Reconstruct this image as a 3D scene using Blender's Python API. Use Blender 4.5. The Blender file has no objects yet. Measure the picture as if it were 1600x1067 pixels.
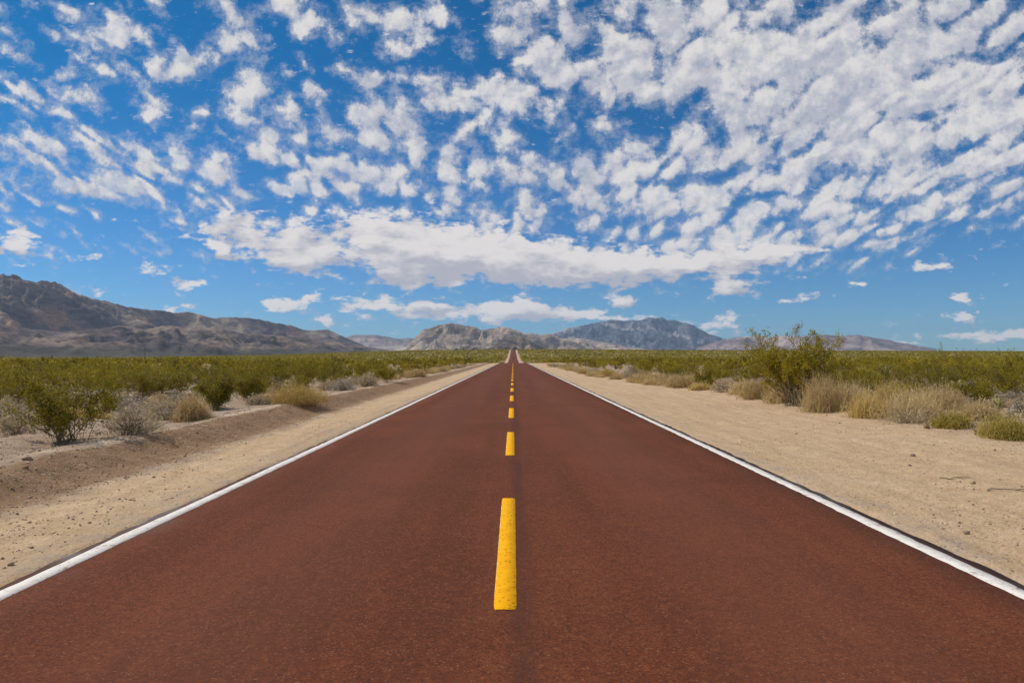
import bpy, math, random
import numpy as np

PI = math.pi
R = math.radians
scene = bpy.context.scene
C = scene.collection
rng = np.random.default_rng(11)
random.seed(5)

# ------------------------------------------------------------------ view constants
F = 1067.0                # focal length in photo pixels (1600 wide)
VX, VY = 802.0, 557.0     # where the road's straight part vanishes in the photo
CAM_H = 1.6
SUN_EL, SUN_AZ = R(47), R(-72)      # azimuth from +Y towards +X


def tag(o, label, cat=None, group=None, kind=None):
    o['label'] = label
    if cat: o['category'] = cat
    if group: o['group'] = group
    if kind: o['kind'] = kind
    return o


# ------------------------------------------------------------------ numpy noise
def _hash(ix, iy, seed):
    h = (ix.astype(np.int64) * 374761393 + iy.astype(np.int64) * 668265263 + seed * 1442695041) & 0xffffffff
    h = ((h ^ (h >> 13)) * 1274126177) & 0xffffffff
    h = h ^ (h >> 16)
    return h


def noise2(x, y, seed=0):
    """gradient noise, about -0.7..0.7"""
    x = np.asarray(x, float); y = np.asarray(y, float)
    x, y = np.broadcast_arrays(x, y)
    ix = np.floor(x); iy = np.floor(y)
    fx = x - ix; fy = y - iy
    ix = ix.astype(np.int64); iy = iy.astype(np.int64)
    u = fx * fx * fx * (fx * (fx * 6 - 15) + 10)
    v = fy * fy * fy * (fy * (fy * 6 - 15) + 10)

    def g(ox, oy):
        a = _hash(ix + ox, iy + oy, seed) * (2 * PI / 4294967296.0)
        return np.cos(a) * (fx - ox) + np.sin(a) * (fy - oy)
    a = g(0, 0) + u * (g(1, 0) - g(0, 0))
    b = g(0, 1) + u * (g(1, 1) - g(0, 1))
    return a + v * (b - a)


def fbm(x, y, seed=0, octv=5, lac=2.1, gain=0.5):
    s = 0; a = 1.0
    for k in range(octv):
        s = s + a * noise2(x, y, seed + k * 17)
        x = x * lac; y = y * lac; a *= gain
    return s


def ridged(x, y, seed=0, octv=6, lac=2.05, gain=0.5):
    s = 0; a = 1.0; w = 1.0; tot = 0
    for k in range(octv):
        n = 1 - np.abs(noise2(x, y, seed + k * 31)) * 2.0
        n = np.clip(n, 0, 1) ** 2 * w
        w = np.clip(n * 1.6, 0, 1)
        s = s + a * n; tot += a
        x = x * lac; y = y * lac; a *= gain
    return s / tot


def sstep(a, b, x):
    t = np.clip((x - a) / (b - a), 0, 1)
    return t * t * (3 - 2 * t)


# ------------------------------------------------------------------ mesh helpers
def build(name, V, faces, mats, parent=None, tint=None, smooth=False, midx=None):
    """faces: list of (m,k) index arrays (k = 3 or 4)"""
    me = bpy.data.meshes.new(name)
    V = np.ascontiguousarray(V, dtype=np.float32)
    me.vertices.add(len(V)); me.vertices.foreach_set('co', V.ravel())
    loops = np.concatenate([f.ravel() for f in faces]).astype(np.int32)
    counts = np.concatenate([np.full(len(f), f.shape[1], np.int32) for f in faces])
    starts = np.concatenate([[0], np.cumsum(counts)[:-1]]).astype(np.int32)
    me.loops.add(len(loops)); me.loops.foreach_set('vertex_index', loops)
    me.polygons.add(len(counts)); me.polygons.foreach_set('loop_start', starts)
    if midx is not None: me.polygons.foreach_set('material_index', np.ascontiguousarray(midx, dtype=np.int32))
    for m in (mats if isinstance(mats, (list, tuple)) else [mats]): me.materials.append(m)
    if tint is not None:
        at = me.attributes.new('tint', 'FLOAT', 'POINT')
        at.data.foreach_set('value', np.ascontiguousarray(tint, dtype=np.float32))
    me.update(calc_edges=True)
    me.validate()
    if smooth:
        me.polygons.foreach_set('use_smooth', np.ones(len(me.polygons), bool))
    o = bpy.data.objects.new(name, me)
    C.objects.link(o)
    if parent is not None: o.parent = parent
    return o


def empty(name, loc, rz=0.0):
    o = bpy.data.objects.new(name, None); C.objects.link(o)
    o.location = loc; o.rotation_euler = (0, 0, rz); o.empty_display_size = .2
    return o


def grid_faces(nu, nv):
    i = np.arange(nu - 1)[:, None] * nv + np.arange(nv - 1)[None, :]
    i = i.ravel()
    return np.stack([i, i + nv, i + nv + 1, i + 1], 1)


def tubes(paths, radii, sides=3, close=False):
    """paths (K,P,3), radii (K,P) -> V, quads"""
    K, P, _ = paths.shape
    t = np.gradient(paths, axis=1)
    t /= np.linalg.norm(t, axis=2, keepdims=True) + 1e-9
    ref = np.where(np.abs(t[..., 2:3]) < .9, np.array([0, 0, 1.0]), np.array([1.0, 0, 0]))
    n1 = np.cross(t, ref); n1 /= np.linalg.norm(n1, axis=2, keepdims=True) + 1e-9
    n2 = np.cross(t, n1)
    ang = np.arange(sides) * 2 * PI / sides
    ring = n1[:, :, None, :] * np.cos(ang)[None, None, :, None] + n2[:, :, None, :] * np.sin(ang)[None, None, :, None]
    V = paths[:, :, None, :] + ring * radii[:, :, None, None]
    V = V.reshape(-1, 3)
    k = np.arange(K)[:, None, None] * (P * sides)
    p = np.arange(P - 1)[None, :, None] * sides
    s = np.arange(sides)[None, None, :]; s2 = (s + 1) % sides
    q = np.stack([k + p + s, k + p + s2, k + p + sides + s2, k + p + sides + s], -1).reshape(-1, 4)
    return V, q


def leaf_quads(cen, lw, ll, rg, up=0.3, tri=False, axis=None):
    """small leaf faces with random orientation"""
    n = len(cen)
    a = rg.normal(size=(n, 3)); a[:, 2] += up
    if axis is not None: a = a * .6 + axis
    a /= np.linalg.norm(a, axis=1, keepdims=True)
    b = np.cross(a, rg.normal(size=(n, 3))); b /= np.linalg.norm(b, axis=1, keepdims=True) + 1e-9
    ll = np.broadcast_to(ll, n)[:, None] * .5; lw = np.broadcast_to(lw, n)[:, None] * .5
    if tri:
        V = np.stack([cen - a * ll - b * lw, cen - a * ll + b * lw, cen + a * ll], 1).reshape(-1, 3)
        f = np.arange(n * 3).reshape(n, 3)
    else:
        V = np.stack([cen - a * ll, cen + b * lw - a * ll * .1, cen + a * ll, cen - b * lw - a * ll * .1], 1).reshape(-1, 3)
        f = np.arange(n * 4).reshape(n, 4)
    return V, f


# ------------------------------------------------------------------ materials
class NT:
    def __init__(s, tree): s.t = tree; s.n = tree.nodes; s.l = tree.links
    def add(s, typ, **kw):
        n = s.n.new(typ)
        for k, v in kw.items(): setattr(n, k, v)
        return n
    def put(s, sock, v):
        if v is None: return
        if isinstance(v, bpy.types.NodeSocket): s.l.new(v, sock)
        else: sock.default_value = v
    def math(s, op, a, b=None, c=None, clamp=False):
        n = s.add('ShaderNodeMath', operation=op, use_clamp=clamp)
        s.put(n.inputs[0], a); s.put(n.inputs[1], b); s.put(n.inputs[2], c)
        return n.outputs[0]
    def vmath(s, op, a, b=None, c=None, out=0):
        n = s.add('ShaderNodeVectorMath', operation=op)
        s.put(n.inputs[0], a); s.put(n.inputs[1], b); s.put(n.inputs[2], c)
        return n.outputs[out]
    def xyz(s, x, y, z):
        n = s.add('ShaderNodeCombineXYZ'); s.put(n.inputs[0], x); s.put(n.inputs[1], y); s.put(n.inputs[2], z)
        return n.outputs[0]
    def sep(s, v):
        n = s.add('ShaderNodeSeparateXYZ'); s.put(n.inputs[0], v); return n.outputs
    def noise(s, vec, scale, detail=4, rough=.55, col=False, dist=0.0, dim='3D'):
        n = s.add('ShaderNodeTexNoise', noise_dimensions=dim); s.put(n.inputs['Vector'], vec)
        s.put(n.inputs['Scale'], scale); s.put(n.inputs['Detail'], float(detail)); s.put(n.inputs['Roughness'], rough)
        s.put(n.inputs['Distortion'], dist)
        return n.outputs['Color' if col else 'Fac']
    def voro(s, vec, scale, feature='F1', rand=1.0, out='Distance', smooth=None, dim='3D'):
        n = s.add('ShaderNodeTexVoronoi', feature=feature, voronoi_dimensions=dim); s.put(n.inputs['Vector'], vec)
        s.put(n.inputs['Scale'], scale); s.put(n.inputs['Randomness'], rand)
        if smooth is not None: s.put(n.inputs['Smoothness'], smooth)
        return n.outputs[out]
    def mix(s, f, a, b, blend='MIX'):
        n = s.add('ShaderNodeMix', data_type='RGBA', blend_type=blend)
        s.put(n.inputs[0], f); s.put(n.inputs[6], a); s.put(n.inputs[7], b)
        return n.outputs[2]
    def ss(s, v, a, b, lo=0.0, hi=1.0):
        n = s.add('ShaderNodeMapRange', interpolation_type='SMOOTHSTEP')
        s.put(n.inputs[0], v); s.put(n.inputs[1], a); s.put(n.inputs[2], b); s.put(n.inputs[3], lo); s.put(n.inputs[4], hi)
        return n.outputs[0]
    def bump(s, h, strength, dist, nrm=None):
        n = s.add('ShaderNodeBump'); s.put(n.inputs['Strength'], strength); s.put(n.inputs['Distance'], dist)
        s.put(n.inputs['Height'], h); s.put(n.inputs['Normal'], nrm)
        return n.outputs[0]
    def attr(s, name): return s.add('ShaderNodeAttribute', attribute_name=name).outputs['Fac']


def rgb(r, g, b): return (r, g, b, 1.0)


def new_mat(name, spec=.3, rough=.8):
    m = bpy.data.materials.new(name); m.use_nodes = True
    nt = NT(m.node_tree)
    b = m.node_tree.nodes['Principled BSDF']
    b.inputs['Roughness'].default_value = rough
    b.inputs['Specular IOR Level'].default_value = spec
    return m, nt, b


def leaf_mat(name, c0, c1, c2, trans=.22):
    """c0..c2: colours across the per-leaf random tint"""
    m = bpy.data.materials.new(name); m.use_nodes = True
    nt = NT(m.node_tree); b = nt.n['Principled BSDF']
    ramp = nt.add('ShaderNodeValToRGB'); e = ramp.color_ramp.elements
    e[0].position = 0; e[0].color = rgb(*c0); e[1].position = 1; e[1].color = rgb(*c2)
    x = e.new(.5); x.color = rgb(*c1)
    oi = nt.add('ShaderNodeObjectInfo').outputs['Random']
    t = nt.math('ADD', nt.attr('tint'), nt.math('MULTIPLY_ADD', oi, .44, -.18), clamp=True)
    nt.l.new(t, ramp.inputs[0])
    nt.l.new(ramp.outputs[0], b.inputs['Base Color'])
    b.inputs['Roughness'].default_value = .65; b.inputs['Specular IOR Level'].default_value = .25
    tr = nt.add('ShaderNodeBsdfTranslucent'); nt.l.new(ramp.outputs[0], tr.inputs[0])
    mx = nt.add('ShaderNodeMixShader'); mx.inputs[0].default_value = trans
    nt.l.new(b.outputs[0], mx.inputs[1]); nt.l.new(tr.outputs[0], mx.inputs[2])
    nt.l.new(mx.outputs[0], nt.n['Material Output'].inputs[0])
    return m


M = {}
M['green'] = leaf_mat('creosote_leaves', (.11, .088, .005), (.27, .215, .009), (.47, .36, .020), .26)
M['far_green'] = leaf_mat('far_creosote_leaves', (.135, .10, .008), (.33, .257, .011), (.52, .395, .026), .28)
M['stem'] = leaf_mat('creosote_stems', (.14, .105, .07), (.25, .195, .135), (.40, .32, .23), 0)
M['straw'] = leaf_mat('dry_straw', (.46, .31, .125), (.78, .575, .265), (.95, .76, .42), .3)
M['gold'] = leaf_mat('golden_straw', (.50, .335, .085), (.80, .575, .18), (.94, .73, .31), .3)
M['grey'] = leaf_mat('grey_shrub_leaves', (.32, .235, .13), (.58, .45, .265), (.78, .63, .40), .2)
M['bluegrey'] = leaf_mat('blue_grey_leaves', (.27, .22, .16), (.46, .385, .29), (.64, .545, .42), .2)
M['ygreen'] = leaf_mat('yellow_green_blades', (.30, .225, .03), (.56, .43, .085), (.78, .62, .19), .3)
M['rust'] = leaf_mat('rust_brown_stems', (.17, .09, .04), (.28, .16, .08), (.38, .24, .13), .1)
M['cholla'] = leaf_mat('cholla_joints', (.20, .18, .06), (.42, .37, .13), (.66, .58, .27), .1)
M['cholla_stem'] = leaf_mat('cholla_trunk', (.10, .08, .06), (.15, .12, .09), (.2, .17, .13), 0)

# ------------------------------------------------------------------ terrain
_ty = np.arange(-200, 4000.0, 1.0)
_pts = [(-200, 0), (150, 0), (185, -.1), (240, -1.1), (300, -2.25), (380, -2.5), (460, -1.9), (4000, -1.9)]
_dip = np.interp(_ty, *zip(*_pts))
_rise = np.interp(_ty, [-200, 420, 560, 700, 850, 1000, 1060, 1180, 1700, 2600, 4000],
                  [0, 0, 1.6, 4.5, 8.6, 12.9, 13.8, 13.9, 7, -4, -6])
_k = np.hanning(41); _k /= _k.sum()
_dip = np.convolve(np.pad(_dip, 20, mode='edge'), _k, 'valid')
_rise = np.convolve(np.pad(_rise, 20, mode='edge'), _k, 'valid')


def profile(y): return np.interp(y, _ty, _dip), np.interp(y, _ty, _rise)


def terrain(x, y):
    x = np.asarray(x, float); y = np.asarray(y, float)
    x, y = np.broadcast_arrays(x, y)
    d, ri = profile(y)
    r = x / np.maximum(y, 40.0)
    a = np.interp(r, [-.9, -.6, -.37, -.15, -.03, .04, .2, .75, 2], [.02, .06, .33, .9, 1, 1, .93, .78, .5])
    ri = np.where(ri < 0, ri, ri * a)
    z = d + ri
    near = 1 - sstep(60, 220, y)
    rim = -6.6 + .28 * noise2(y * .22, 3.1, 5) + .22 * noise2(y * .7, 9.1, 6)
    hb = (.215 + .05 * noise2(y * .16, 1.7, 8)) * (.12 + .88 * (1 - sstep(22, 75, y)))
    toe = rim + 1.05 + .2 * noise2(y * .3, 4.4, 9)
    # left bank
    up = sstep(0, 1, (toe - x) / (toe - rim))
    zl = np.where(x > toe, -.05 * sstep(-3.7, -5.3, x), -.05 + (hb + .05) * up - .09 * sstep(rim, rim - 1.4, x))
    zr = -.03 * sstep(3.7, 6, x) + .12 * sstep(8.2, 10.5, x)
    c = np.where(x < 0, zl, zr)
    des = np.maximum(sstep(rim + .1, rim - .8, x), sstep(8.5, 10.5, x))
    bank = sstep(toe, toe - .3, x) * (1 - sstep(rim + .1, rim - .3, x)) * (x < 0)
    dm = sstep(2500, 300, np.abs(y) + np.abs(x))
    c = c + des * dm * (.10 * fbm(x * .45, y * .45, 21, 3) + .05 * fbm(x * 1.6, y * 1.6, 25, 3))
    gul = np.clip(noise2(y * .9 + x * .25, x * .2, 41) - .12, 0, 1)
    c = c - bank * (.07 * gul) + bank * .045 * fbm(x * 3.2, y * 2.6, 45, 4)
    sh = (np.abs(x) > 3.55) * (1 - des) * (1 - bank)
    c = c + sh * near * (.022 * fbm(x * 1.3, y * .55, 31, 3) + .018 * fbm(x * 3.4, y * 3.4, 35, 2))
    c = c + sh * near * sstep(4.5, 5.5, np.abs(x)) * .004 * np.sin(x * 9 + 1.2 * noise2(y * .15, x * .2, 51) * 4)
    roadbed = np.abs(x) < 3.55
    c = np.where(roadbed, -.07, c)
    # broad swells out on the plain
    sw = .35 * noise2(x * .012, y * .012, 61) * sstep(14, 60, np.abs(x)) * sstep(30, 150, y)
    return z + c + sw


def px_xy(px, py, h=0.0):
    """photo pixel of a point standing on ground of height h -> world x, y"""
    D = (CAM_H - h) * F / (py - VY)
    return (px - VX) * D / F, D


def graded(lo, hi, dense_lo, dense_hi, step, grow, maxstep=1e9):
    a = list(np.arange(dense_lo, dense_hi + 1e-6, step))
    s = step
    v = dense_hi
    while v < hi:
        s = min(s * grow, maxstep); v += s; a.append(min(v, hi))
    s = step; v = dense_lo; b = []
    while v > lo:
        s = min(s * grow, maxstep); v -= s; b.append(max(v, lo))
    return np.array(b[::-1] + a)


gx = graded(-17000, 17000, -9.0, 11.5, .11, 1.045)
gy = graded(-300, 17500, 1.0, 26, .13, 1.018, 260)
GX, GY = np.meshgrid(gx, gy, indexing='ij')
GZ = terrain(GX, GY)

# ---- ground material
m, nt, b = new_mat('desert_ground', .15, .95)
co = nt.add('ShaderNodeTexCoord').outputs['Object']
X, Y, Z = nt.sep(co)
wob = nt.math('MULTIPLY_ADD', nt.noise(co, .9, 4, .6), 1.3, -.65)
XW = nt.math('ADD', X, wob)
right_des = nt.ss(XW, 8.2, 10.8)
left_des = nt.ss(XW, -4.9, -5.6)
desert = nt.math('MAXIMUM', right_des, left_des)
n_big = nt.noise(co, .35, 5, .6)
n_mid = nt.noise(co, 2.6, 6, .65)
n_fine = nt.noise(co, 26, 5, .7)
streak = nt.noise(nt.vmath('MULTIPLY', co, (3.2, .16, 1)), 1.0, 5, .6)
sand = nt.mix(nt.ss(n_mid, .35, .68), rgb(.60, .400, .220), rgb(.73, .510, .300))
sand = nt.mix(nt.ss(streak, .42, .66, 0, .5), sand, rgb(.49, .325, .19))
sand = nt.mix(nt.ss(n_big, .5, .75, 0, .45), sand, rgb(.76, .57, .37))
soil = nt.mix(nt.ss(n_mid, .35, .65), rgb(.33, .225, .145), rgb(.47, .345, .235))
soil = nt.mix(nt.ss(n_big, .45, .7, 0, .6), soil, rgb(.52, .42, .32))
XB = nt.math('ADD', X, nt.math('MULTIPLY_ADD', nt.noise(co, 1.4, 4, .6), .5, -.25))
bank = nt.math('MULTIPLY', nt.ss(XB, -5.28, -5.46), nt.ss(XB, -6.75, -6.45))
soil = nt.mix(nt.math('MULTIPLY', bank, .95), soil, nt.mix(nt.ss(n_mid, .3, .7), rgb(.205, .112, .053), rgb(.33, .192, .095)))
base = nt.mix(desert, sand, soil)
# grains and pebble specks (real colour of the stones)
vd = nt.voro(co, 17.0); vc = nt.voro(co, 17.0, out='Color')
vr = nt.sep(vc)[0]
dens = nt.ss(nt.noise(co, .8, 4, .6), .42, .62, .28, .72)
dens = nt.math('ADD', dens, nt.math('MULTIPLY', desert, .18))
speck = nt.math('MULTIPLY', nt.ss(vd, .30, .16), nt.math('LESS_THAN', vr, dens))
base = nt.mix(nt.math('MULTIPLY', speck, .85), base, nt.mix(nt.sep(vc)[1], rgb(.20, .13, .085), rgb(.62, .48, .35)))
vd2 = nt.voro(co, 48.0); vc2 = nt.sep(nt.voro(co, 48.0, out='Color'))
speck2 = nt.math('MULTIPLY', nt.ss(vd2, .42, .22), nt.math('LESS_THAN', vc2[0], .55))
base = nt.mix(nt.math('MULTIPLY', speck2, .62), base, nt.mix(vc2[1], rgb(.22, .145, .095), rgb(.72, .58, .43)))
base = nt.mix(nt.ss(n_fine, .35, .7, 0, .30), base, rgb(.38, .245, .14))
blot = nt.noise(co, 7.5, 5, .7)
base = nt.mix(nt.ss(blot, .54, .70, 0, .32), base, rgb(.34, .215, .115))
base = nt.mix(nt.ss(blot, .44, .32, 0, .30), base, rgb(.80, .62, .42))
crest = nt.math('MULTIPLY', nt.ss(nt.math('ABSOLUTE', nt.math('ADD', XB, 6.72)), .22, .05), nt.ss(n_big, .40, .55))
base = nt.mix(nt.math('MULTIPLY', crest, .75), base, rgb(.68, .52, .35))
# greyish gravel fringe beside the asphalt
ax = nt.math('ABSOLUTE', XW)
fr = nt.math('MULTIPLY', nt.ss(ax, 4.15, 3.7), nt.ss(n_mid, .42, .62))
base = nt.mix(nt.math('MULTIPLY', fr, .45), base, rgb(.27, .235, .20))
# far plain: olive brush litter seen edge-on
far = nt.math('MULTIPLY', nt.ss(Y, 60, 260), nt.ss(nt.math('ADD', nt.math('ABSOLUTE', XW), nt.ss(Y, 180, 420, 0, 4.0)), 8, 12))
base = nt.mix(nt.math('MULTIPLY', far, .85), base, nt.mix(nt.ss(nt.noise(co, .02, 5, .6), .4, .65), rgb(.16, .135, .02), rgb(.38, .29, .11)))
nt.l.new(base, b.inputs['Base Color'])
hgt = nt.math('ADD', nt.math('MULTIPLY', n_fine, .5), nt.math('ADD', nt.math('MULTIPLY', n_mid, .9), nt.math('MULTIPLY', speck, .35)))
nt.l.new(nt.bump(nt.math('ADD', hgt, nt.math('MULTIPLY', blot, 1.2)), 1.0, .035), b.inputs['Normal'])
M['ground'] = m
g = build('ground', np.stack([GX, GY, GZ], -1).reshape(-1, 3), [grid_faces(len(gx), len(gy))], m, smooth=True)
tag(g, 'pale sandy desert ground with gravel shoulders on both sides of the road', 'ground', kind='structure')

# ------------------------------------------------------------------ road
ry = graded(-60, 1500, 1.0, 30, .12, 1.03, 6)
cx = np.array([-1, -.96, -.9, -.7, -.5, -.25, 0, .25, .5, .7, .9, .96, 1])


def road_z(y):
    d, ri = profile(y); return d + ri


eL = -(3.585 + .04 * noise2(ry * .8, 0.3, 71) + .05 * noise2(ry * 3.1, 0.8, 72) + .03 * noise2(ry * .1, 5, 73))
eR = 3.595 + .05 * noise2(ry * .8, 4.3, 74) + .05 * noise2(ry * 3.1, 6.8, 75)
P = []
sec = [(0, -.11)] + [(t, 0) for t in np.linspace(0, 1, 13)] + [(1, -.11)]
for i, (t, dz) in enumerate(sec):
    xx = eL + (eR - eL) * t
    if i == 1: xx = xx + .015
    if i == len(sec) - 2: xx = xx - .015
    P.append(np.stack([xx, ry, road_z(ry) + dz + .012 * (1 - (xx / 3.7) ** 2)], -1))
P = np.stack(P, 0)
m, nt, b = new_mat('red_asphalt', .12, .9)
co = nt.add('ShaderNodeTexCoord').outputs['Object']
X, Y, Z = nt.sep(co)
agg = nt.voro(co, 105.0); aggc = nt.sep(nt.voro(co, 105.0, out='Color'))
big = nt.noise(co, .55, 5, .6)
lng = nt.noise(nt.vmath('MULTIPLY', co, (1.5, .09, 1)), 1.0, 5, .6)
fine = nt.noise(co, 34, 5, .75)
col = nt.mix(nt.ss(big, .32, .68), rgb(.150, .041, .0155), rgb(.190, .054, .0215))
col = nt.mix(nt.ss(lng, .40, .62, 0, .55), col, rgb(.112, .033, .0145))
col = nt.mix(nt.ss(nt.noise(co, 9, 5, .7), .48, .72, 0, .5), col, rgb(.225, .068, .027))
gr = nt.noise(co, 24, 4, .75)
col = nt.mix(nt.ss(gr, .50, .66, 0, .55), col, rgb(.085, .030, .015))
col = nt.mix(nt.ss(gr, .46, .34, 0, .35), col, rgb(.25, .085, .037))
blt = nt.noise(nt.vmath('MULTIPLY', co, (1.4, .45, 1)), 1.7, 5, .65)
col = nt.mix(nt.ss(blt, .52, .68, 0, .25), col, rgb(.10, .034, .017))
col = nt.mix(nt.math('MULTIPLY', nt.math('LESS_THAN', aggc[0], .22), .6), col, rgb(.060, .021, .013))
col = nt.mix(nt.math('MULTIPLY', nt.math('GREATER_THAN', aggc[0], .955), .40), col, rgb(.36, .165, .085))
col = nt.mix(nt.ss(fine, .55, .75, 0, .5), col, rgb(.085, .031, .021))
# oily dark seam down the middle, and darker tyre-worn tracks
sx = nt.math('ADD', X, nt.math('MULTIPLY_ADD', nt.noise(nt.vmath('MULTIPLY', co, (0, .9, 0)), 1.0, 4, .6), .12, -.11))
seam = nt.math('MULTIPLY', nt.ss(nt.math('ABSOLUTE', sx), .13, .01), nt.ss(nt.noise(co, 1.1, 4, .6), .30, .58, .35, .95))
col = nt.mix(nt.math('MULTIPLY', seam, .48), col, rgb(.062, .026, .019))
trk = nt.math('SUBTRACT', nt.math('ABSOLUTE', X), 1.75)
trk = nt.ss(nt.math('ABSOLUTE', trk), 1.0, .25)
col = nt.mix(nt.math('MULTIPLY', trk, .16), col, rgb(.21, .085, .05))
# dark bare edge outside the white line, grey where worn
ed = nt.ss(nt.math('ABSOLUTE', X), 3.49, 3.54)
col = nt.mix(nt.math('MULTIPLY', ed, .85), col, nt.mix(nt.ss(nt.noise(co, .6, 4, .6), .45, .6), rgb(.085, .05, .038), rgb(.17, .16, .15)))
wr = nt.math('MULTIPLY', nt.ss(nt.math('ABSOLUTE', X), 3.05, 3.45), nt.ss(nt.noise(co, 1.3, 5, .65), .52, .68))
col = nt.mix(nt.math('MULTIPLY', wr, .5), col, rgb(.13, .085, .065))
nt.l.new(col, b.inputs['Base Color'])
h = nt.math('ADD', nt.math('MULTIPLY', agg, .6), fine)
nt.l.new(nt.bump(h, .55, .006), b.inputs['Normal'])
road = build('road', P.reshape(-1, 3), [grid_faces(len(sec), len(ry))[:, ::-1]], m)
tag(road, 'straight two-lane red asphalt road running to the horizon', 'road', kind='structure')


def paint_mat(name, c, c2, wear):
    m, nt, b = new_mat(name, .15, .75)
    co = nt.add('ShaderNodeTexCoord').outputs['Object']
    n = nt.noise(co, 7, 6, .7); f = nt.noise(co, 60, 4, .7)
    colr = nt.mix(nt.ss(n, .35, .7), c, c2)
    sp = nt.math('MULTIPLY', nt.ss(nt.voro(co, 38), .34, .2), nt.math('LESS_THAN', nt.sep(nt.voro(co, 38, out='Color'))[0], wear))
    colr = nt.mix(nt.math('MULTIPLY', sp, .6), colr, rgb(.20, .09, .04))
    colr = nt.mix(nt.ss(n, .57, .68, 0, wear * 2), colr, rgb(.16, .07, .045))
    nt.l.new(colr, b.inputs['Base Color'])
    nt.l.new(nt.bump(f, .5, .003), b.inputs['Normal'])
    return m


def edge_line(sgn, label):
    y = ry[(ry > -30) & (ry < 1200)]
    c = sgn * 3.43 + .012 * noise2(y * .4, sgn * 3.3, 81)
    rag = .014 if sgn < 0 else .026
    hw = .068
    a = c - hw + rag * noise2(y * 5, 1.1, 82 + sgn) - (rag * 1.6 * np.clip(noise2(y * .9, 7.7, 84 + sgn), 0, 1))
    d = c + hw + rag * noise2(y * 5, 4.1, 86 + sgn)
    z = road_z(y) + .012 * (1 - (3.43 / 3.7) ** 2) + .004
    rows = np.stack([np.stack([a, y, z - .007], -1), np.stack([a + .004, y, z], -1), np.stack([d - .004, y, z], -1), np.stack([d, y, z - .007], -1)], 0)
    o = build('edge_line', rows.reshape(-1, 3), [grid_faces(4, len(y))[:, ::-1]], M['white'], road)
    o['label'] = label


M['white'] = paint_mat('white_road_paint', rgb(.83, .77, .68), rgb(.70, .63, .54), .30)
# yellow paint with a strip of older pale paint showing along its left side
m, nt, b = new_mat('yellow_road_paint', .08, .85)
co = nt.add('ShaderNodeTexCoord').outputs['Object']
X, Y, Z = nt.sep(co)
n = nt.noise(co, 9, 6, .7); f = nt.noise(co, 60, 4, .7)
c = nt.mix(nt.ss(n, .35, .7), rgb(.94, .455, .006), rgb(.86, .36, .004))
v = nt.voro(co, 30); vc = nt.sep(nt.voro(co, 30, out='Color'))
c = nt.mix(nt.math('MULTIPLY', nt.math('MULTIPLY', nt.ss(v, .4, .2), nt.math('LESS_THAN', vc[0], .38)), .75), c, rgb(.38, .14, .012))
old = nt.ss(nt.math('ADD', X, nt.math('MULTIPLY', nt.noise(nt.vmath('MULTIPLY', co, (8, 3, 1)), 1.0, 4, .7), .03)), -.105, -.113)
c = nt.mix(old, c, rgb(.84, .66, .36))
c = nt.mix(nt.ss(nt.noise(co, 11, 6, .8), .58, .70, 0, .7), c, rgb(.30, .12, .02))
nt.l.new(c, b.inputs['Base Color']); nt.l.new(nt.bump(f, .5, .003), b.inputs['Normal'])
M['yellow'] = m
edge_line(-1, 'clean solid white edge line along the left side')
edge_line(1, 'solid white edge line along the right side with worn ragged spots')
for k in range(-2, 46):
    y0 = 4.32 + 6.69 * k; y1 = y0 + 3.37
    # rounded, slightly ragged outline
    yy = np.concatenate([[y0, y0 + .02, y0 + .06], np.linspace(y0 + .15, y1 - .15, 40), [y1 - .06, y1 - .02, y1]])
    s = np.minimum(1, np.array([.78, .92, .985] + [1] * 40 + [.985, .92, .78]))
    hw = .072 * s
    rg = .006 * noise2(yy * 6, k * 3.3, 91); rg2 = .006 * noise2(yy * 6, k * 5.1, 92)
    xa = -.052 - hw + rg; xb = -.052 + hw + rg2
    z = road_z(yy) + .012 + .004
    rows = np.stack([np.stack([xa - .003, yy, z - .008], -1), np.stack([xa, yy, z], -1), np.stack([xb, yy, z], -1), np.stack([xb + .003, yy, z - .008], -1)], 0)
    build('centre_dash', rows.reshape(-1, 3), [grid_faces(4, len(yy))[:, ::-1]], M['yellow'], road)

# ------------------------------------------------------------------ mountains
def rock_mat(name, dark, mid, light, accent, s, cov=.5, acc=.5, pale_base=None):
    m, nt, b = new_mat(name, .1, .95)
    co = nt.add('ShaderNodeTexCoord').outputs['Object']
    n1 = nt.noise(co, s, 8, .62, dist=.6); n2 = nt.noise(nt.vmath('ADD', co, (5000., 900., 77.)), s * .55, 6, .6, dist=.8)
    n3 = nt.noise(nt.vmath('MULTIPLY', co, (1, 1, 2.5)), s * 5, 8, .7)
    c = nt.mix(nt.ss(n1, .36, .6), dark, mid)
    c = nt.mix(nt.ss(n2, cov, cov + .14), c, light)
    c = nt.mix(nt.ss(nt.noise(nt.vmath('ADD', co, (-3000., 400., 7.)), s * 1.1, 6, .6), acc, acc + .1, 0, .8), c, accent)
    c = nt.mix(nt.ss(n3, .42, .66, 0, .6), c, dark)
    c = nt.mix(nt.ss(n3, .58, .40, 0, .25), c, light)
    if pale_base:
        zz = nt.sep(co)[2]
        lim, pc = pale_base
        t = nt.math('ADD', zz, nt.math('MULTIPLY_ADD', n1, lim * .8, -lim * .4))
        c = nt.mix(nt.ss(t, lim, lim * .35, 0, .85), c, pc)
    nt.l.new(c, b.inputs['Base Color'])
    nt.l.new(nt.bump(n3, 1.0, 12.0), b.inputs['Normal'])
    return m


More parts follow.
